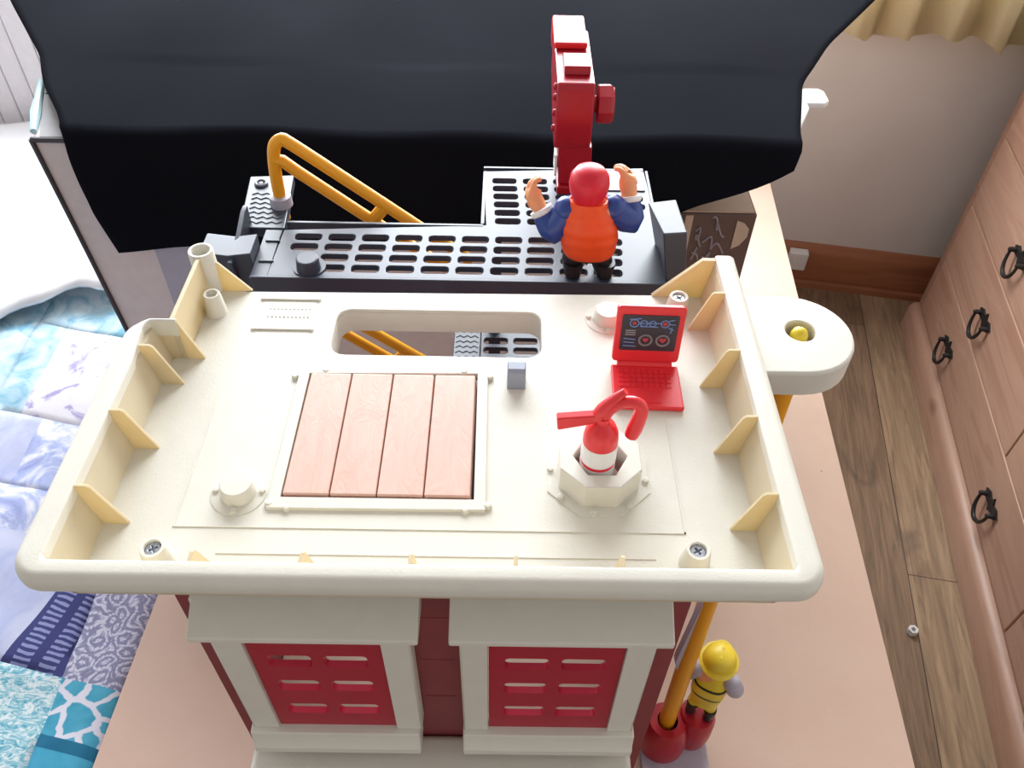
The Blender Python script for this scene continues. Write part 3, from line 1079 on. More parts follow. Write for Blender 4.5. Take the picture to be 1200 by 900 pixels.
# octagonal socket for the extinguisher
oc = MB()
o8 = [(0.0600 + 0.0270 * math.cos(PI / 8 + PI / 4 * k), 0.3195 + 0.0262 * math.sin(PI / 8 + PI / 4 * k)) for k in range(8)]
oc.plate(o8, [circle(0.0600, 0.3195, 0.0166, 6)], ZF - 0.0005, ZF + 0.0200)
oc.build('socket', MAT['cream'], rf, 0.0009)
fl = MB()
fl.plate([(0.0600 + 0.0345 * math.cos(PI / 8 + PI / 4 * k), 0.3195 + 0.0335 * math.sin(PI / 8 + PI / 4 * k)) for k in range(8)], [circle(0.0600, 0.3195, 0.022, 8, PI / 8)], ZF - 0.0005, ZF + 0.0008)
for k in range(8):
    a = PI / 4 * k + PI / 8 + 0.25
    fl.lathe([(0.0022, ZF), (0.0020, ZF + 0.0026), (0, ZF + 0.003)], (0.0600 + 0.0300 * math.cos(a), 0.3195 + 0.0292 * math.sin(a), 0), 10)
fl.build('socket_flange', MAT['cream'], rf)
MB().lathe([(0.021, ZF - 0.022), (0.021, ZF - 0.0185)], (0.06, 0.3195, 0), 24).build('socket_floor', MAT['cream'], rf)

# side tab with the pole hole
tc = (0.2030, 0.4255)
tabp = [(0.1580, tc[1] - 0.040), (0.203, tc[1] - 0.040)]
for k in range(1, 16):
    a = -PI / 2 + PI * k / 16
    tabp.append((tc[0] + 0.0415 * math.cos(a) * 0.97, tc[1] + 0.040 * math.sin(a)))
tabp += [(0.203, tc[1] + 0.040), (0.1580, tc[1] + 0.040)]
hc = Vector((0.2068, 0.4275))
sd_ = MB()
rings = []
NTB = 72
for k in range(NTB):
    a_ = 2 * PI * (k + 0.5) / NTB
    d = Vector((math.cos(a_), math.sin(a_)))
    far = 0.0
    for (x1, y1), (x2, y2) in zip(tabp, tabp[1:] + tabp[:1]):
        e = Vector((x2 - x1, y2 - y1))
        den = d.x * e.y - d.y * e.x
        if abs(den) < 1e-12:
            continue
        v0 = Vector((x1, y1)) - hc
        t_, u_ = (v0.x * e.y - v0.y * e.x) / den, (v0.x * d.y - v0.y * d.x) / den
        if t_ > 0 and -1e-6 <= u_ <= 1 + 1e-6:
            far = max(far, t_)
    zt, zl = ZR - 0.0075, ZR - 0.0285
    col = [(0.0103, zl), (0.0103, zt - 0.0012), (0.0108, zt - 0.0003), (0.0116, zt), (far - 0.0024, zt), (far - 0.0009, zt - 0.0005), (far - 0.0001, zt - 0.0019), (far, zt - 0.003), (far, zl)]
    rings.append([sd_.bm.verts.new((hc.x + d.x * q, hc.y + d.y * q, z_)) for q, z_ in col])
for k in range(NTB):
    r0, r1 = rings[k], rings[(k + 1) % NTB]
    for i in range(len(r0)):
        j2 = (i + 1) % len(r0)
        sd_.bm.faces.new((r0[i], r0[j2], r1[j2], r1[i]))
weighted(sd_.build('side_tab', MAT['cream'], rf, angle=50))

# walls of the building
WYF, WYB, WX0, WX1 = 0.262, 0.478, -0.2040, 0.1205
wl = MB()
wl.plate([(WX0, TZ + 0.0005), (WX1, TZ + 0.0005), (WX1, 1.1150), (WX0, 1.1150)], [[(-0.170, 0.880), (-0.075, 0.880), (-0.075, 1.068), (-0.170, 1.068)], [(-0.010, 0.880), (0.086, 0.880), (0.086, 1.068), (-0.010, 1.068)]], WYF, WYF + 0.005, 'y')
at(wl.build('front_wall', MAT['brick'], st))
for x in (WX0, WX1 - 0.005):
    at(MB().box(x, x + 0.005, WYF + 0.005, WYB, TZ + 0.0005, 1.1150).build('side_wall', MAT['brick'], st))
at(MB().box(WX0 + 0.006, WX1 - 0.006, WYF + 0.006, WYB, 0.820, 0.826).build('inner_floor', MAT['interior'], st))
for z in (0.935, 0.995, 1.055):
    at(MB().box(-0.0545, -0.0315, WYF - 0.0004, WYF + 0.001, z, z + 0.0009).build('brick_joint', MAT['brick'], st))
pc = MB().box(-0.197, 0.1075, 0.229, WYF - 0.0002, 0.838, 0.8625)
at(pc.build('ledge', MAT['cream'], st, 0.006, 4))


def window_unit(x0, x1, ax0, ax1, rx0, rx1, s0, s1, z0):
    """cream frame with a sloping hood and a sill; red slotted shutter set back in it"""
    u = MB()
    u.plate([(x0, 0.905), (x1, 0.905), (x1, 1.098), (x0, 1.098)], [[(rx0, z0), (rx1, z0), (rx1, 1.066), (rx0, 1.066)]], 0.2490, WYF - 0.0003, 'y')
    w = at(u.build('window_frame', MAT['cream'], st, 0.0015))
    MB().prism([(0.2250, 1.0905), (0.2250, 1.0958), (WYF - 0.0004, 1.1150), (WYF - 0.0004, 1.098), (0.2500, 1.0905)], ax0, ax1, 'x').build('hood', MAT['cream'], w, 0.0012)
    MB().prism([(0.2400, 0.8770), (0.2400, 0.8860), (0.2425, 0.8890), (0.2445, 0.9040), (0.2490, 0.9045), (WYF - 0.0004, 0.9045), (WYF - 0.0004, 0.8770)], s0, s1, 'x').build('sill', MAT['cream'], w, 0.0015)
    mid = (rx0 + rx1) / 2
    hw = (rx1 - rx0) / 2
    holes = []
    for zc in (0.9350, 0.9745, 1.0125, 1.0500):
        for sgn in (-1, 1):
            cx = mid + sgn * hw * 0.42
            holes.append(rounded(cx - hw * 0.325, cx + hw * 0.325, zc - 0.0082, zc + 0.0082, 0.0035, 3))
    s = MB().plate([(rx0 + 0.0008, z0 + 0.0004), (rx1 - 0.0005, z0 + 0.0004), (rx1 - 0.0005, 1.0655), (rx0 + 0.0008, 1.0655)], holes, 0.2515, 0.2565, 'y').build('shutter', MAT['shutter'], w)
    s['label'] = 'red slotted shutter'


window_unit(-0.1880, -0.0580, -0.1830, -0.0480, -0.1680, -0.0775, -0.1900, -0.0600, 0.9046)
window_unit(-0.0265, 0.1030, -0.0300, 0.1030, -0.0080, 0.0840, -0.0270, 0.1050, 0.9046)

# ------------------------------------------------------------------ pole at the side
pl = thing('toy_pole', 'orange-yellow toy pole dropping from the round side tab of the roof', 'pole', (0.2048, 0.400, TZ))
pm = MB()
P0, P1 = Vector((0.2068, 0.4275, 1.158)), Vector((0.2047, 0.400, 0.497))
ax_ = (P1 - P0).normalized()
pm.tube([P0 + ax_ * 0.010, P0 + ax_ * 0.034], 0.0095, 16)
for k in range(9):
    pass
pm.tube([P0 + ax_ * 0.032, P1], 0.0098, 16)
at(pm.build('pole', MAT['yellow'], pl))
at(MB().lathe([(0.0062, -0.012), (0.0062, 0.001), (0.005, 0.004), (0.0028, 0.0058), (0, 0.0062)], P0, 20).build('pin', MAT['lemon'], pl))
at(MB().prism([(0.190, 0.70), (0.1955, 0.68), (0.1975, 0.82), (0.1965, 0.83)], 0.402, 0.412, 'y').build('fin', MAT['lightgrey'], pl, 0.001))

bp = thing('toy_pedestal', 'red rounded toy base on a grey foot at the bottom of the pole', 'toy base', (0.218, 0.395, TZ))
at(MB().prism(rounded(0.178, 0.262, 0.325, 0.435, 0.008), TZ, TZ + 0.012).build('foot_plate', MAT['lightgrey'], bp, 0.002))
rb = MB()
rb.lathe([(0.030, TZ + 0.0122), (0.031, TZ + 0.03), (0.027, TZ + 0.06), (0.022, TZ + 0.072), (0.0125, TZ + 0.072), (0.0125, TZ + 0.016)], (0.2050, 0.4000, 0), 28)
at(rb.build('pole_cup', MAT['dark_red'], bp))
at(MB().lathe([(0.021, TZ + 0.0122), (0.0235, TZ + 0.035), (0.0225, TZ + 0.068), (0.019, TZ + 0.077), (0.0, TZ + 0.078)], (0.2420, 0.4070, 0), 24).build('standing_cup', MAT['dark_red'], bp))

# ------------------------------------------------------------------ black toy balcony behind the roof
bc = thing('toy_balcony', 'black slotted toy balcony with yellow stair rails behind the cream roof', 'toy balcony', (-0.04, 0.64, TZ))
ZD = 1.100
deck_o = [(-0.2050, 0.5555), (0.1400, 0.5555), (0.1400, 0.681), (0.1375, 0.739), (-0.0240, 0.7275), (-0.0190, 0.6355), (-0.2030, 0.6225)]
holes = []
for k in range(10):
    for r_ in range(4):
        x0 = -0.1945 + 0.0302 * k + 0.0012 * r_
        y0 = 0.5625 + 0.0150 * r_
        if k == 0 and r_ == 0:
            x0 += 0.0
        if -0.186 < x0 + 0.012 < -0.156 and r_ < 2:
            continue
        if x0 + 0.0240 > 0.128:
            continue
        y1 = min(0.0100, 0.618 + 0.012 * (x0 + 0.2) / 0.18 - y0)
        holes.append(rounded(x0, x0 + 0.0240, y0, y0 + 0.0098, 0.0030, 2))
for k in range(5):
    for r_ in range(6):
        x0 = -0.0105 + 0.0302 * k - 0.0008 * r_
        y0 = 0.6375 + 0.0137 * r_
        if k >= 3 and r_ >= 4:
            continue
        if x0 + 0.024 > 0.133:
            continue
        holes.append(rounded(x0, x0 + 0.0235, y0, y0 + 0.0090, 0.0028, 2))
dk = at(MB().plate(deck_o, holes, ZD - 0.006, ZD).build('deck', MAT['black'], bc, 0.0008))
sk2 = MB()
sk2.box(-0.2180, 0.1400, 0.5525, 0.5556, ZD - 0.026, ZD + 0.0006)
sk2.box(-0.2030, -0.0215, 0.6330, 0.6365, ZD - 0.016, ZD + 0.0004)
sk2.box(-0.0240, -0.0205, 0.6366, 0.7275, ZD - 0.014, ZD + 0.0004)
sk2.box(-0.0240, 0.1376, 0.7330, 0.7365, ZD - 0.014, ZD + 0.0004)
sk2.box(0.1386, 0.1415, 0.5557, 0.7330, ZD - 0.020, ZD + 0.0008)
sk2.build('skirt', MAT['black'], dk, 0.0008)
pg = MB().lathe([(0.0105, ZD), (0.0095, ZD + 0.012), (0.0085, ZD + 0.013), (0, ZD + 0.0131)], (-0.1700, 0.5650, 0), 24)
pg.lathe([(0.014, ZD - 0.002), (0.014, ZD + 0.0012), (0, ZD + 0.0013)], (-0.1700, 0.5680, 0), 24)
pg.build('peg', MAT['black'], dk)
lk = MB()
for y in (0.5755, 0.6050):
    lk.box(-0.2160, -0.2030, y - 0.0012, y + 0.0012, ZD - 0.006, ZD + 0.0012)
lk.box(-0.2195, -0.2045, 0.5530, 0.6225, ZD - 0.008, ZD - 0.0002)
lk.build('end_plate', MAT['black'], dk, 0.0006)
# left bracket: a wedge block with an upright flange
lb = MB()
lb.prism([(-0.2640, ZD + 0.012), (-0.2600, ZD - 0.03), (-0.2198, ZD - 0.03), (-0.2198, ZD + 0.012), (-0.2400, ZD + 0.009)], 0.5700, 0.5990, 'y')
lb.prism([(0.5640, ZD - 0.03), (0.6340, ZD - 0.008), (0.6340, ZD + 0.018), (0.6240, ZD + 0.018), (0.5990, ZD + 0.010), (0.5640, ZD + 0.006)], -0.2395, -0.2350, 'x')
at(lb.build('left_bracket', MAT['black'], bc, 0.001))
# tread plate and its zigzag pattern
tp = at(MB().prism([(-0.2445, 0.6245), (-0.2030, 0.6245), (-0.2115, 0.7140), (-0.2535, 0.7100)], ZD - 0.010, ZD).build('tread_plate', MAT['black'], bc, 0.0012))
zz = MB()
for k in range(7):
    y = 0.6315 + k * 0.0078
    xs = -0.0009 * (k * 0.9)
    pts = [(-0.2395 + xs + 0.0046 * i, y + (0.0030 if i % 2 else 0.0), ZD + 0.0002) for i in range(8)]
    zz.tube(pts, 0.0008, 6)
zz.build('tread_pattern', MAT['black'], tp)
rg = MB().tube([(-0.2395 + 0.0050 * math.cos(2 * PI * i / 20), 0.6960 + 0.0050 * math.sin(2 * PI * i / 20), ZD + 0.0010) for i in range(20)], 0.0018, 8, True)
rg.lathe([(0.0025, ZD - 0.001), (0.0022, ZD + 0.002), (0, ZD + 0.0022)], (-0.2395, 0.6960, 0), 12)
rg.build('ring', MAT['black'], tp)
# right end post, hollow-looking tall block
rp = MB()
rp.hull8([(0.1435, 0.5570, ZD - 0.03), (0.1600, 0.5590, ZD - 0.03), (0.1580, 0.6220, ZD - 0.03), (0.1435, 0.6180, ZD - 0.03)],
         [(0.1290, 0.5585, 1.1486), (0.1490, 0.5610, 1.1486), (0.1462, 0.6095, 1.1486), (0.1212, 0.6035, 1.1486)])
at(rp.build('end_post', MAT['black'], bc, 0.0012))
# solid corner by the cannon
MB().box(0.0850, 0.1350, 0.6955, 0.7320, ZD - 0.002, ZD + 0.0012).build('corner_plate', MAT['black'], dk, 0.0006)

# yellow stair rails: an upper and a lower one
def stair_rail(dx, dy, dz, collar):
    P = lambda x, z: (x + dx, 0.662 + dy, z + dz)
    m = MB()
    m.tube([P(-0.2128, 1.085), P(-0.2128, 1.125), P(-0.2110, 1.150), P(-0.2075, 1.1630), P(-0.2010, 1.1680), P(-0.1935, 1.1645), P(-0.1500, 1.1300), P(-0.0969, 1.0875), P(-0.0350, 1.0380)], 0.0058, 14, soft=5)
    m.tube([P(-0.2105, 1.1480), P(-0.2040, 1.1470), P(-0.1900, 1.1345), P(-0.1260, 1.0820), P(-0.0600, 1.0280)], 0.0056, 12)
    m.tube([P(-0.1290, 1.0840), P(-0.1150, 1.1010)], 0.0062, 10)
    m.tube([P(-0.0620, 1.0300), P(-0.0480, 1.0480)], 0.0062, 10)
    at(m.build('stair_rail', MAT['yellow'], bc))
    if collar:
        at(MB().lathe([(0.0105, ZD + 0.0002), (0.0100, ZD + 0.010), (0.006, ZD + 0.011)], (-0.2225 + 0.0097, 0.662 + 0.0, 0), 20).build('rail_collar', MAT['lightgrey'], bc))


stair_rail(0, 0, 0, True)
stair_rail(0.006, 0, -0.190, False)
# lower landing seen through the roof slot
ZL = 0.900
lh = []
for k in range(4):
    for r_ in range(6):
        x0 = -0.0235 + 0.034 * k
        y0 = 0.6080 + 0.0160 * r_
        lh.append(rounded(x0, x0 + 0.027, y0, y0 + 0.0100, 0.003, 2))
at(MB().plate([(-0.0270, 0.598), (0.1380, 0.598), (0.1380, 0.735), (-0.0270, 0.735)], lh, ZL - 0.006, ZL).build('lower_deck', MAT['black'], bc, 0.0008))
lt = at(MB().box(-0.0580, -0.0275, 0.598, 0.735, ZL - 0.007, ZL + 0.0005).build('lower_tread', MAT['black'], bc, 0.001))
zz = MB()
for k in range(15):
    zz.tube([(-0.0555 + 0.0042 * i, 0.604 + k * 0.0085 + (0.003 if i % 2 else 0), ZL + 0.0008) for i in range(7)], 0.0007, 6)
zz.build('tread_pattern', MAT['black'], lt)
for px, py in ((-0.228, 0.585), (0.150, 0.585), (0.128, 0.728), (-0.012, 0.718)):
    at(MB().box(px - 0.007, px + 0.007, py - 0.007, py + 0.007, TZ + 0.0005, ZD - 0.008 if py > 0.6 else ZD - 0.031).build('support_post', MAT['black'], bc, 0.001))

# ------------------------------------------------------------------ red water cannon on the balcony
cn = thing('toy_water_cannon', 'tall deep-red toy water cannon standing on the black balcony', 'toy cannon', (0.062, 0.715, ZD))
b_ = MB()
b_.box(0.0478, 0.0805, 0.686, 0.722, ZD + 0.0014, ZD + 0.010)
b_.hull8([(0.0490, 0.690, ZD + 0.0101), (0.0800, 0.690, ZD + 0.0101), (0.0800, 0.722, ZD + 0.0101), (0.0490, 0.722, ZD + 0.0101)],
         [(0.0470, 0.690, 1.150), (0.0785, 0.690, 1.150), (0.0785, 0.724, 1.150), (0.0470, 0.724, 1.150)])
at(b_.build('column', MAT['dark_red'], cn, 0.0015))
b_ = MB()
b_.prism([(0.6870, 1.1502), (0.6820, 1.1600), (0.6810, 1.1860), (0.6850, 1.2080), (0.6900, 1.2125), (0.8000, 1.2125), (0.8060, 1.2060), (0.8060, 1.1700), (0.7300, 1.1502)], 0.0425, 0.0760, 'x')
at(b_.build('body', MAT['dark_red'], cn, 0.002))
b_ = MB()
b_.prism([(0.7040, 1.2126), (0.7060, 1.2200), (0.7300, 1.2210), (0.7500, 1.2126)], 0.0490, 0.0725, 'x')
at(b_.build('sight_block', MAT['dark_red'], cn, 0.001))
b_ = MB()
b_.prism([(0.7560, 1.2126), (0.7560, 1.2190), (0.8180, 1.2190), (0.8260, 1.2140), (0.8260, 1.1950), (0.8070, 1.1900), (0.8070, 1.2126)], 0.0415, 0.0725, 'x')
at(b_.build('barrel_cover', MAT['red'], cn, 0.002))
at(MB().lathe([(0.0075, 0.0), (0.0075, 0.003), (0.0175, 0.004), (0.0180, 0.015), (0.0160, 0.0185), (0, 0.0187)], (0.0762, 0.701, 1.188), 8, (1, 0, 0.0)).build('side_knob', MAT['dark_red'], cn, 0.001))
sp = MB()
for z in (1.135, 1.15, 1.165, 1.18, 1.195, 1.205):
    sp.lathe([(0.0032, 0), (0.0030, 0.002), (0.0014, 0.003), (0, 0.003)], (0.0425 if z > 1.151 else 0.0473, 0.698, z), 10, (-1, 0, 0))
at(sp.build('stud', MAT['dark_red'], cn))
at(MB().box(0.0447, 0.0472, 0.692, 0.716, 1.118, 1.140).build('side_sticker', MAT['white'], cn, 0.0005))


# ------------------------------------------------------------------ figures
def skin_bake(name, joints, bones, mat, parent, scale=10.0, sub=2, root=0):
    """joints: [(point, radius)]; grown big and shrunk again so the skin stays clean"""
    me = bpy.data.meshes.new(name)
    me.from_pydata([tuple(Vector(p) * scale) for p, r in joints], bones, [])
    o = bpy.data.objects.new(name, me)
    COL.objects.link(o)
    o.modifiers.new('skin', 'SKIN')
    lay = me.skin_vertices[0].data
    for i, (p, r) in enumerate(joints):
        rx, ry = r if isinstance(r, tuple) else (r, r)
        lay[i].radius = (rx * scale, ry * scale)
        lay[i].use_root = (i == root)
    s = o.modifiers.new('smooth', 'SUBSURF')
    s.levels = s.render_levels = sub
    dg = bpy.context.evaluated_depsgraph_get()
    dg.update()
    nm = bpy.data.meshes.new_from_object(o.evaluated_get(dg))
    nm.transform(Matrix.Scale(1 / scale, 4))
    bpy.data.objects.remove(o)
    bpy.data.meshes.remove(me)
    nm.name = name
    nm.materials.clear()
    nm.materials.append(mat)
    nm.polygons.foreach_set('use_smooth', [True] * len(nm.polygons))
    r = bpy.data.objects.new(name, nm)
    COL.objects.link(r)
    r.parent = parent
    return r


def person(name, label, loc, rz, H, arms, cols, seated=True):
    """toy figure: local frame, feet at 0, facing +y. arms: for each side (shoulder, elbow, wrist, hand direction)"""
    t = thing(name, label, 'toy figure', loc, rz)
    J, B = [], []

    def j(p, r, to=None):
        J.append((p, r))
        if to is not None:
            B.append((to, len(J) - 1))
        return len(J) - 1
    hip, ch_, nk, hd = H['hip'], H['chest'], H['neck'], H['head']
    lean = H['lean']
    L = lambda z: lean * z
    R0 = H['r']
    a = j((L(hip), 0, hip), (R0 * 0.85, R0 * 0.6))
    b = j((L((hip + ch_) / 2), 0.001, (hip + ch_) / 2), (R0 * 0.9, R0 * 0.62), a)
    c = j((L(ch_), 0.001, ch_), (R0 * 0.66, R0 * 0.5), b)
    n = j((L(nk), 0.0015, nk), H['hr'] * 0.55, c)
    h1 = j((L(hd - H['hr'] * 0.45), 0.0025, hd - H['hr'] * 0.45), H['hr'] * 0.80, n)
    h2 = j((L(hd + H['hr'] * 0.35), 0.0018, hd + H['hr'] * 0.35), H['hr'] * 0.86, h1)
    j((L(hd + H['hr'] * 0.8), 0.001, hd + H['hr'] * 0.8), H['hr'] * 0.55, h2)
    for sx in (-1, 1):
        k = j((L(hip) + sx * R0 * 0.52, 0, hip * 0.86), R0 * 0.42, a)
        m = j((L(hip) + sx * R0 * 0.58, H['knee'], hip * 0.48), R0 * 0.36, k)
        f = j((L(0) + sx * R0 * 0.62, 0.0, hip * 0.16 + 0.001), R0 * 0.30, m)
        j((L(0) + sx * R0 * 0.66, R0 * 0.42, 0.0045), R0 * 0.25, f)
    for sx, (sh, el, wr, hdir, up) in zip((-1, 1), arms):
        s = j(sh, H['ar'] * 1.0, c)
        e = j(el, H['ar'] * 0.9, s)
        w = j(wr, H['ar'] * 0.62, e)
        hdir, up = Vector(hdir).normalized(), Vector(up).normalized()
        side = hdir.cross(up).normalized()
        hs = H['hand']
        W = Vector(wr)
        p1 = j(tuple(W + hdir * hs * 0.55), (hs * 0.44, hs * 0.34), w)
        p2 = j(tuple(W + hdir * hs * 0.95), (hs * 0.46, hs * 0.32), p1)
        for q, ln_ in ((-1.5, 0.80), (-0.5, 1.0), (0.5, 0.94), (1.5, 0.70)):
            o = W + hdir * hs * 1.08 + side * q * hs * 0.27
            k1 = j(tuple(o), hs * 0.155, p2)
            k2 = j(tuple(o + (hdir * 0.75 + up * 0.45) * hs * 0.38 * ln_), hs * 0.150, k1)
            k3 = j(tuple(o + (hdir * 0.80 + up * 1.15) * hs * 0.42 * ln_), hs * 0.135, k2)
            j(tuple(o + (hdir * 0.35 + up * 1.50) * hs * 0.42 * ln_), hs * 0.12, k3)
        th = W + hdir * hs * 0.5 - side * sx * hs * 0.50
        t1 = j(tuple(th), hs * 0.17, p1)
        t2 = j(tuple(th + (hdir * 0.5 - side * sx * 0.35 + up * 0.25) * hs * 0.5), hs * 0.155, t1)
        j(tuple(th + (hdir * 0.9 - side * sx * 0.2 + up * 0.7) * hs * 0.55), hs * 0.13, t2)
    bo = skin_bake('body', J, B, MAT['skin'], t, 30.0)
    hr = H['hr']
    hx = L(hd)
    fc = MB()
    for sx in (-1, 1):
        fc.ball((hx + sx * hr * 0.34, hr * 0.98, hd + hr * 0.05), hr * 0.10, 2)
    fc.build('eyes', MAT['eye'], bo)
    fc = MB()
    fc.ball((hx, hr * 1.08, hd - hr * 0.18), (hr * 0.14, hr * 0.2, hr * 0.16), 2)
    for sx in (-1, 1):
        fc.ball((hx + sx * hr * 0.92, 0.001, hd - hr * 0.12), (hr * 0.12, hr * 0.2, hr * 0.26), 2)
    fc.build('nose_and_ears', MAT['skin'], bo)
    MB().tube([(hx + hr * 0.3 * math.cos(q), hr * 1.0, hd - hr * 0.46 - hr * 0.08 * math.sin(q)) for q in [PI * i / 8 for i in range(9)]], hr * 0.04, 6).build('mouth', MAT['cap'], bo)
    # headgear
    cp = MB()
    cp.loft([((hx + 0.0000, -0.0006, hd - hr * 0.95), hr * 0.80, hr * 0.72), ((hx, -0.0008, hd - hr * 0.4), hr * 1.04, hr * 0.96), ((hx, -0.0004, hd + hr * 0.15), hr * 1.13, hr * 1.10),
             ((hx, 0, hd + hr * 0.62), hr * 1.06, hr * 1.06), ((hx, 0, hd + hr * 0.95), hr * 0.82, hr * 0.84), ((hx, 0, hd + hr * 1.13), hr * 0.45, hr * 0.48), ((hx, 0, hd + hr * 1.18), hr * 0.1, hr * 0.1)], 24)
    # keep the face free: drop the front of the lower bands
    kill = [f for f in cp.bm.faces if f.calc_center_median().y > hr * 0.35 and f.calc_center_median().z < hd + hr * 0.25]
    bmesh.ops.delete(cp.bm, geom=kill, context='FACES')
    cpo = cp.build(cols['hat_name'], cols['hat'], t)
    sm = cpo.modifiers.new('shell', 'SOLIDIFY')
    sm.thickness = hr * 0.12
    sm.offset = 1
    br_ = MB()
    br_.prism([(hx + hr * 1.02 * math.cos(a_), 0.001 + hr * 1.55 * math.sin(a_)) for a_ in [PI * i / 14 for i in range(15)]], hd + hr * 0.22, hd + hr * 0.32)
    br_.build('peak', cols['hat'], cpo, hr * 0.04)
    if cols.get('brim'):
        MB().lathe([(hr * 1.1, -hr * 0.10), (hr * 1.42, -hr * 0.22), (hr * 1.42, -hr * 0.12), (hr * 1.1, hr * 0.06)], (hx, 0, hd + hr * 0.2), 28, None, 1, 1.1).build('brim', cols['hat'], cpo)
        MB().prism([(-hr * 1.1, hd + hr * 0.6), (-hr * 0.5, hd + hr * 1.28), (hr * 0.5, hd + hr * 1.30), (hr * 1.05, hd + hr * 0.6)], hx - hr * 0.12, hx + hr * 0.12, 'x').build('crest', cols['hat'], cpo, hr * 0.06)
    # vest with padded rolls
    vz0, vz1 = H['vest']
    secs = []
    NV = 26
    for i in range(NV + 1):
        q = i / NV
        z = vz0 + (vz1 - vz0) * q
        prof = (0.80 + 0.30 * math.sin(PI * min(1, q * 1.02 + 0.12)) ** 0.8) * (1.0 if q < 0.86 else 1.0 - 1.1 * (q - 0.86))
        roll = 1 + 0.045 * abs(math.sin(q * PI * H['rolls']))
        secs.append(((L(z), 0.0005, z), R0 * prof * roll * 1.02, R0 * 0.78 * prof * roll))
    ve = MB().loft(secs, 28, 2.5).build('vest', cols['vest'], t, angle=60)
    co_ = MB()
    for i in range(7):
        a_ = PI * (1.0 + i / 6.0)
        co_.ball((L(vz1) + R0 * 0.56 * math.cos(a_), 0.002 + R0 * 0.40 * math.sin(a_), vz1 - 0.0006), (R0 * 0.17, R0 * 0.15, R0 * 0.13), 2)
    co_.build('collar', cols['collar'], ve)
    if cols.get('bands'):
        bn = MB()
        for q in (0.32, 0.62):
            z = vz0 + (vz1 - vz0) * q
            bn.loft([((L(z), 0.0005, z - H['r'] * 0.09), R0 * 1.15, R0 * 0.90), ((L(z), 0.0005, z + H['r'] * 0.09), R0 * 1.15, R0 * 0.90)], 28, 2.5)
        bn.build('band', cols['bands'], ve)
    # sleeves
    for sh, el, wr, hdir, up in arms:
        S, E, W = Vector(sh), Vector(el), Vector(wr)
        pts, rs = [], []
        for i in range(13):
            q = i / 12
            p = (S * (1 - q) ** 2 + E * 2.0 * q * (1 - q) + W * q ** 2)
            p = p * 0.45 + (S.lerp(E, q * 2) if q < 0.5 else E.lerp(W, q * 2 - 1)) * 0.55
            pts.append(p)
            rs.append(H['ar'] * (1.12 + 0.28 * math.sin(PI * q) - 0.18 * q))
        sl = MB().tube(pts, rs, 16)
        sl.ball(pts[0], H['ar'] * 1.28, 2)
        so_ = sl.build('sleeve', cols['sleeve'], t, angle=60)
        d = (pts[-1] - pts[-2]).normalized()
        MB().lathe([(H['ar'] * 0.95, -H['ar'] * 0.2), (H['ar'] * 1.10, 0), (H['ar'] * 1.08, H['ar'] * 0.32), (H['ar'] * 0.8, H['ar'] * 0.36)], pts[-1], 18, tuple(d)).build('cuff', cols['cuff'], so_)
    # trousers and boots
    tr = MB()
    tr.loft([((L(hip), 0, hip * 0.74), R0 * 0.90, R0 * 0.62), ((L(hip), 0, hip * 1.0), R0 * 0.98, R0 * 0.70), ((L(vz0), 0, vz0 + 0.003), R0 * 0.90, R0 * 0.66)], 24, 2.5)
    for sx in (-1, 1):
        tr.tube([(L(hip) + sx * R0 * 0.50, 0, hip * 0.92), (L(hip) + sx * R0 * 0.58, H['knee'], hip * 0.48), (L(0) + sx * R0 * 0.62, 0, hip * 0.2)], [R0 * 0.48, R0 * 0.44, R0 * 0.40], 16)
    tr.build('trousers', cols['trousers'], t, angle=60)
    for sx in (-1, 1):
        x = L(0) + sx * R0 * 0.64
        MB().loft([((x, R0 * 0.18, 0.0), R0 * 0.36, R0 * 0.62), ((x, R0 * 0.18, hip * 0.10), R0 * 0.38, R0 * 0.64), ((x, R0 * 0.08, hip * 0.22), R0 * 0.38, R0 * 0.50), ((x, 0, hip * 0.40), R0 * 0.43, R0 * 0.45), ((x, 0, hip * 0.46), R0 * 0.41, R0 * 0.43)], 18, 2.5).build('boot', cols['boots'], t, angle=60)
    return t


FX, FY = 0.0715, 0.5665
person('toy_figure', 'toy figure in red cap, orange vest and blue sleeves standing on the black balcony', (FX, FY, ZD + 0.0008), 0.0,
       dict(hip=0.027, chest=0.060, neck=0.073, head=0.0875, hr=0.0130, r=0.0212, lean=-0.075, ar=0.0092, hand=0.0185, knee=0.003, vest=(0.0225, 0.0745), rolls=4.5),
       [((-0.0220, 0.002, 0.0630), (-0.0320, 0.000, 0.0390), (-0.0420, 0.008, 0.0560), (-0.45, 0.45, 0.65), (0.75, 0.5, 0.2)),
        ((0.0150, 0.002, 0.0650), (0.0320, 0.002, 0.0500), (0.0290, 0.012, 0.0660), (-0.1, 0.6, 0.75), (-0.75, 0.5, -0.1))],
       dict(hat=MAT['cap'], hat_name='cap', vest=MAT['orange'], collar=MAT['orange'], sleeve=MAT['blue'], cuff=MAT['white'], trousers=MAT['trouser'], boots=MAT['trouser']))

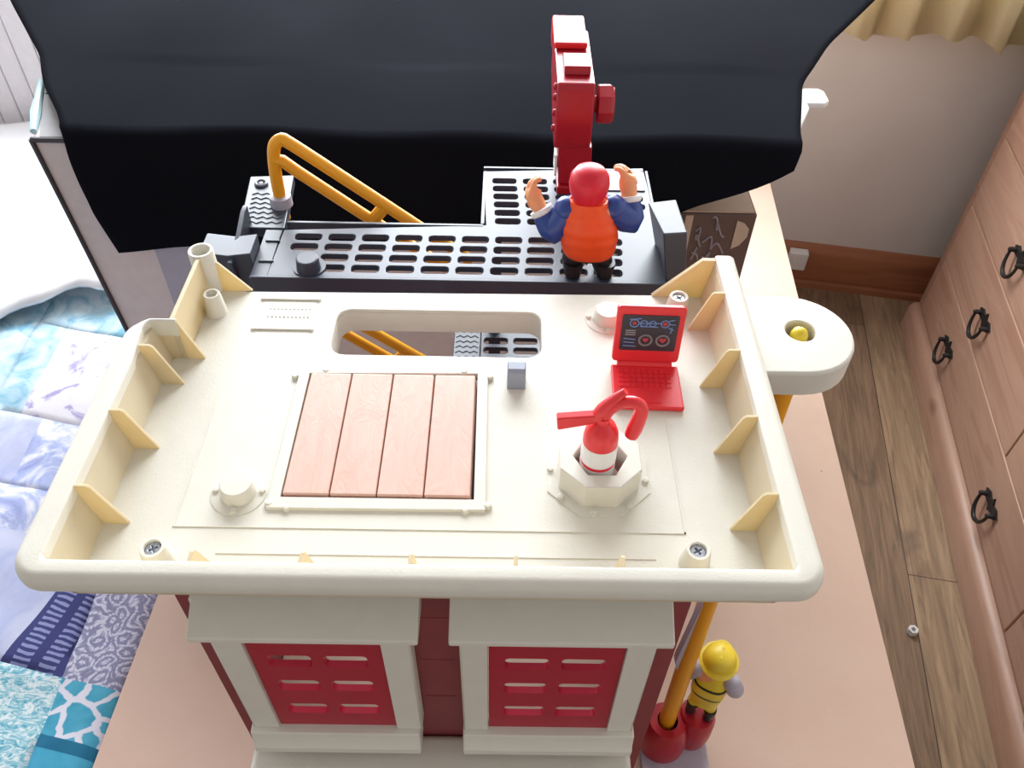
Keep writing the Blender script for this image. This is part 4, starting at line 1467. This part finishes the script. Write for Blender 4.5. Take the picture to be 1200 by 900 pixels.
person('toy_firefighter', 'small toy firefighter with yellow helmet and black boots on the red base by the pole', (0.2425, 0.4070, TZ + 0.0788), rad(-25),
       dict(hip=0.046, chest=0.098, neck=0.113, head=0.135, hr=0.0150, r=0.0170, lean=-0.02, ar=0.0080, hand=0.0130, knee=0.002, vest=(0.046, 0.112), rolls=1.0),
       [((-0.0185, 0.0, 0.102), (-0.0270, 0.004, 0.080), (-0.0200, 0.018, 0.066), (0.2, 0.9, -0.2), (0, 0.3, 0.9)),
        ((0.0185, 0.0, 0.102), (0.0270, 0.004, 0.080), (0.0200, 0.018, 0.066), (-0.2, 0.9, -0.2), (0, 0.3, 0.9))],
       dict(hat=MAT['lemon'], hat_name='helmet', brim=True, vest=MAT['lemon'], collar=MAT['trouser'], bands=MAT['trouser'], sleeve=MAT['lightgrey'], cuff=MAT['trouser'], trousers=MAT['lemon'], boots=MAT['trouser']))

# ------------------------------------------------------------------ laptop
lp = thing('toy_laptop', 'open red toy laptop with a dark printed screen on the cream roof', 'toy laptop', (0.0985, 0.398, ZF), rad(-1.5))
lbm = MB()
lbm.prism([(-0.0235, -0.0225), (0.0245, -0.0225), (0.0240, 0.0180), (-0.0232, 0.0180)], 0.0003, 0.0042)
base = lbm.build('keyboard_base', MAT['red'], lp, 0.0011)
kb = MB()
for r_ in range(4):
    for k in range(9):
        kb.box(-0.0185 + k * 0.0041, -0.0151 + k * 0.0041, -0.0040 + r_ * 0.0044, -0.0006 + r_ * 0.0044, 0.0040, 0.0047)
kb.box(-0.0075, 0.0085, -0.0185, -0.0075, 0.0040, 0.0046)
kb.build('keys', MAT['red'], base)
MB().tube([(-0.0190, 0.0185, 0.0045), (0.0195, 0.0185, 0.0045)], 0.0026, 12).build('hinge', MAT['red'], lp)
TLT = rad(7)


def scr(x, h, d):                 # a point on the tilted screen: h along it, d in front of it
    return (x, 0.0190 + h * math.sin(TLT) - d * math.cos(TLT), 0.0050 + h * math.cos(TLT) + d * math.sin(TLT))


def slab(m, pts, d0, d1):
    m.hull8([scr(x, h, d0) for x, h in pts], [scr(x, h, d1) for x, h in pts])


sm_ = MB()
slab(sm_, rounded(-0.0230, 0.0240, 0.0010, 0.0475, 0.0030, 4), -0.0042, 0.0)
ss = sm_.build('screen_frame', MAT['red'], lp, 0.0010)
sm_ = MB()
slab(sm_, rounded(-0.0190, 0.0198, 0.0115, 0.0410, 0.0014, 3), 0.0002, 0.0006)
ds = sm_.build('screen', MAT['screen'], ss)
ds['label'] = 'dark printed screen'


def ringp(m, x, h, r, w, n=18):
    m.tube([scr(x + r * math.cos(2 * PI * i / n), h + r * math.sin(2 * PI * i / n), 0.0008) for i in range(n)], w, 5, True)


ib = MB()
for x, r in ((-0.0105, 0.0030), (-0.0040, 0.0024), (0.0020, 0.0022), (0.0105, 0.0028)):
    ringp(ib, x, 0.0345, r, 0.00042)
for p in ([(-0.0140, 0.0375), (-0.0060, 0.0385)], [(-0.0075, 0.0345), (0.0080, 0.0350)], [(-0.0065, 0.0320), (0.0060, 0.0318)], [(0.0130, 0.0370), (0.0165, 0.0380)], [(0.0135, 0.0345), (0.0175, 0.0340)],
          [(0.0130, 0.0315), (0.0170, 0.0295)], [(0.0155, 0.0320), (0.0150, 0.0270)], [(-0.0165, 0.0215), (-0.0085, 0.0210)], [(-0.0165, 0.0185), (-0.0090, 0.0182)], [(-0.0165, 0.0155), (-0.0075, 0.0152)]):
    ib.tube([scr(x, h, 0.0008) for x, h in p], 0.00042, 5)
ib.build('blue_print', MAT['inkblue'], ds)
ig = MB()
for x in (-0.0015, 0.0105):
    ringp(ig, x, 0.0205, 0.0046, 0.0004, 22)
    ringp(ig, x, 0.0205, 0.0038, 0.0002, 22)
for h in (0.0285, 0.0268, 0.0250):
    ig.tube([scr(-0.0160, h, 0.0008), scr(-0.0090, h, 0.0008)], 0.0006, 5)
ig.build('grey_print', MAT['inkgrey'], ds)
ir = MB()


def heart(m, x, h, s):
    pts = [(x + s * 0.062 * 16 * math.sin(q) ** 3 * 1.0, h + s * 0.062 * (13 * math.cos(q) - 5 * math.cos(2 * q) - 2 * math.cos(3 * q) - math.cos(4 * q))) for q in [2 * PI * i / 20 for i in range(20)]]
    slab(m, pts, 0.0006, 0.0009)


heart(ir, -0.0015, 0.0207, 0.0020)
heart(ir, 0.0105, 0.0207, 0.0024)
slab(ir, circle(0.0105, 0.0345, 0.0017, 12), 0.0006, 0.0009)
slab(ir, circle(-0.0105, 0.0345, 0.0014, 12), 0.0006, 0.0009)
ir.build('red_print', MAT['inkred'], ds)

# ------------------------------------------------------------------ fire extinguisher
ex = thing('toy_fire_extinguisher', 'small red toy fire extinguisher with a white band in the octagonal socket', 'toy extinguisher', (0.0582, 0.3175, ZF - 0.0184))
Z0 = ex.location.z
cyl = MB().lathe([(0.0100, 0.0), (0.0106, 0.0012), (0.0106, 0.0600 - 0.0010), (0.0100, 0.0640), (0.0080, 0.0690), (0.0048, 0.0722), (0.0040, 0.0730), (0.0040, 0.0770), (0, 0.0772)], (0, 0, 0), 32)
cy = cyl.build('cylinder', MAT['red'], ex)
bnd = MB()
bnd.lathe([(0.0100, 0.0290), (0.01085, 0.0290), (0.01085, 0.0380), (0.0100, 0.0380)], (0, 0, 0), 32)
bnd.lathe([(0.0100, 0.0410), (0.01085, 0.0410), (0.01085, 0.0555), (0.0100, 0.0555)], (0, 0, 0), 32)
bb = bnd.build('white_band', MAT['white'], cy)
hn = MB()
hn.hull8([(-0.0040, -0.0030, 0.0735), (-0.0040, 0.0030, 0.0735), (-0.0265, 0.0030, 0.0672), (-0.0265, -0.0030, 0.0672)], [(-0.0030, -0.0030, 0.0805), (-0.0030, 0.0030, 0.0805), (-0.0275, 0.0030, 0.0775), (-0.0275, -0.0030, 0.0775)])
hn.build('carry_handle', MAT['red'], ex, 0.0012)
lv = MB()
lv.tube([(-0.0040, 0.0, 0.0760), (-0.0010, 0.0005, 0.0830), (0.0045, 0.0010, 0.0905), (0.0105, 0.0015, 0.0970)], [0.0040, 0.0040, 0.0032, 0.0022], 14, soft=4)
lv.build('lever', MAT['red'], ex)
hs = MB()
hs.tube([(0.0005, 0.0, 0.0770), (0.0030, 0, 0.0830), (0.0080, 0.0002, 0.0885), (0.0140, 0.0002, 0.0900), (0.0188, 0.0, 0.0880), (0.0210, 0.0, 0.0830), (0.0205, 0.0, 0.0760), (0.0190, 0.0, 0.0670), (0.0178, 0.0, 0.0610)],
        [0.0034, 0.0034, 0.0034, 0.0034, 0.0036, 0.0040, 0.0044, 0.0047, 0.0042], 16, soft=4)
hs.build('hose', MAT['red'], ex)

# ------------------------------------------------------------------ camera
cam = bpy.data.cameras.new('camera')
cam.sensor_width = 36.0
cam.lens = 965.0 * 36.0 / 1200.0
cam.clip_start = 0.02
cobj = bpy.data.objects.new('camera', cam)
COL.objects.link(cobj)
Mx = [[0.99981424, 0.01654294, 0.00989041], [0.00503705, -0.71957829, 0.69439305], [0.01860423, -0.69421424, -0.71952795]]
R3 = Matrix(((Mx[0][0], -Mx[0][1], -Mx[0][2]), (Mx[1][0], -Mx[1][1], -Mx[1][2]), (Mx[2][0], -Mx[2][1], -Mx[2][2])))
cobj.matrix_world = Matrix.Translation((0, 0, 1.547)) @ R3.to_4x4()
SC.camera = cobj

# ------------------------------------------------------------------ light: daylight through the window, soft light of the rest of the room
ld = bpy.data.lights.new('window_daylight', 'AREA')
ld.shape = 'RECTANGLE'
ld.size, ld.size_y = WU1 - WU0 - 0.1, WZ1 - WZ0 - 0.1
ld.energy = 180
ld.color = (0.90, 0.95, 1.0)
lo = bpy.data.objects.new('window_daylight', ld)
COL.objects.link(lo)
lu, lv_, lz = (WU0 + WU1) / 2, WV + 0.06, (WZ0 + WZ1) / 2
lo.location = (lu * UC + lv_ * US, -lu * US + lv_ * UC, lz)
lo.rotation_euler = (rad(-90), 0, ROOM)

w = bpy.data.worlds.new('room light')
w.use_nodes = True
bg = w.node_tree.nodes['Background']
bg.inputs[0].default_value = (1.0, 0.965, 0.94, 1)
bg.inputs[1].default_value = 0.48
SC.world = w
SC.view_settings.view_transform = 'Standard'
SC.view_settings.look = 'None'
SC.view_settings.exposure = 0.0
SC.view_settings.gamma = 1.0
SC.view_settings.use_curve_mapping = False
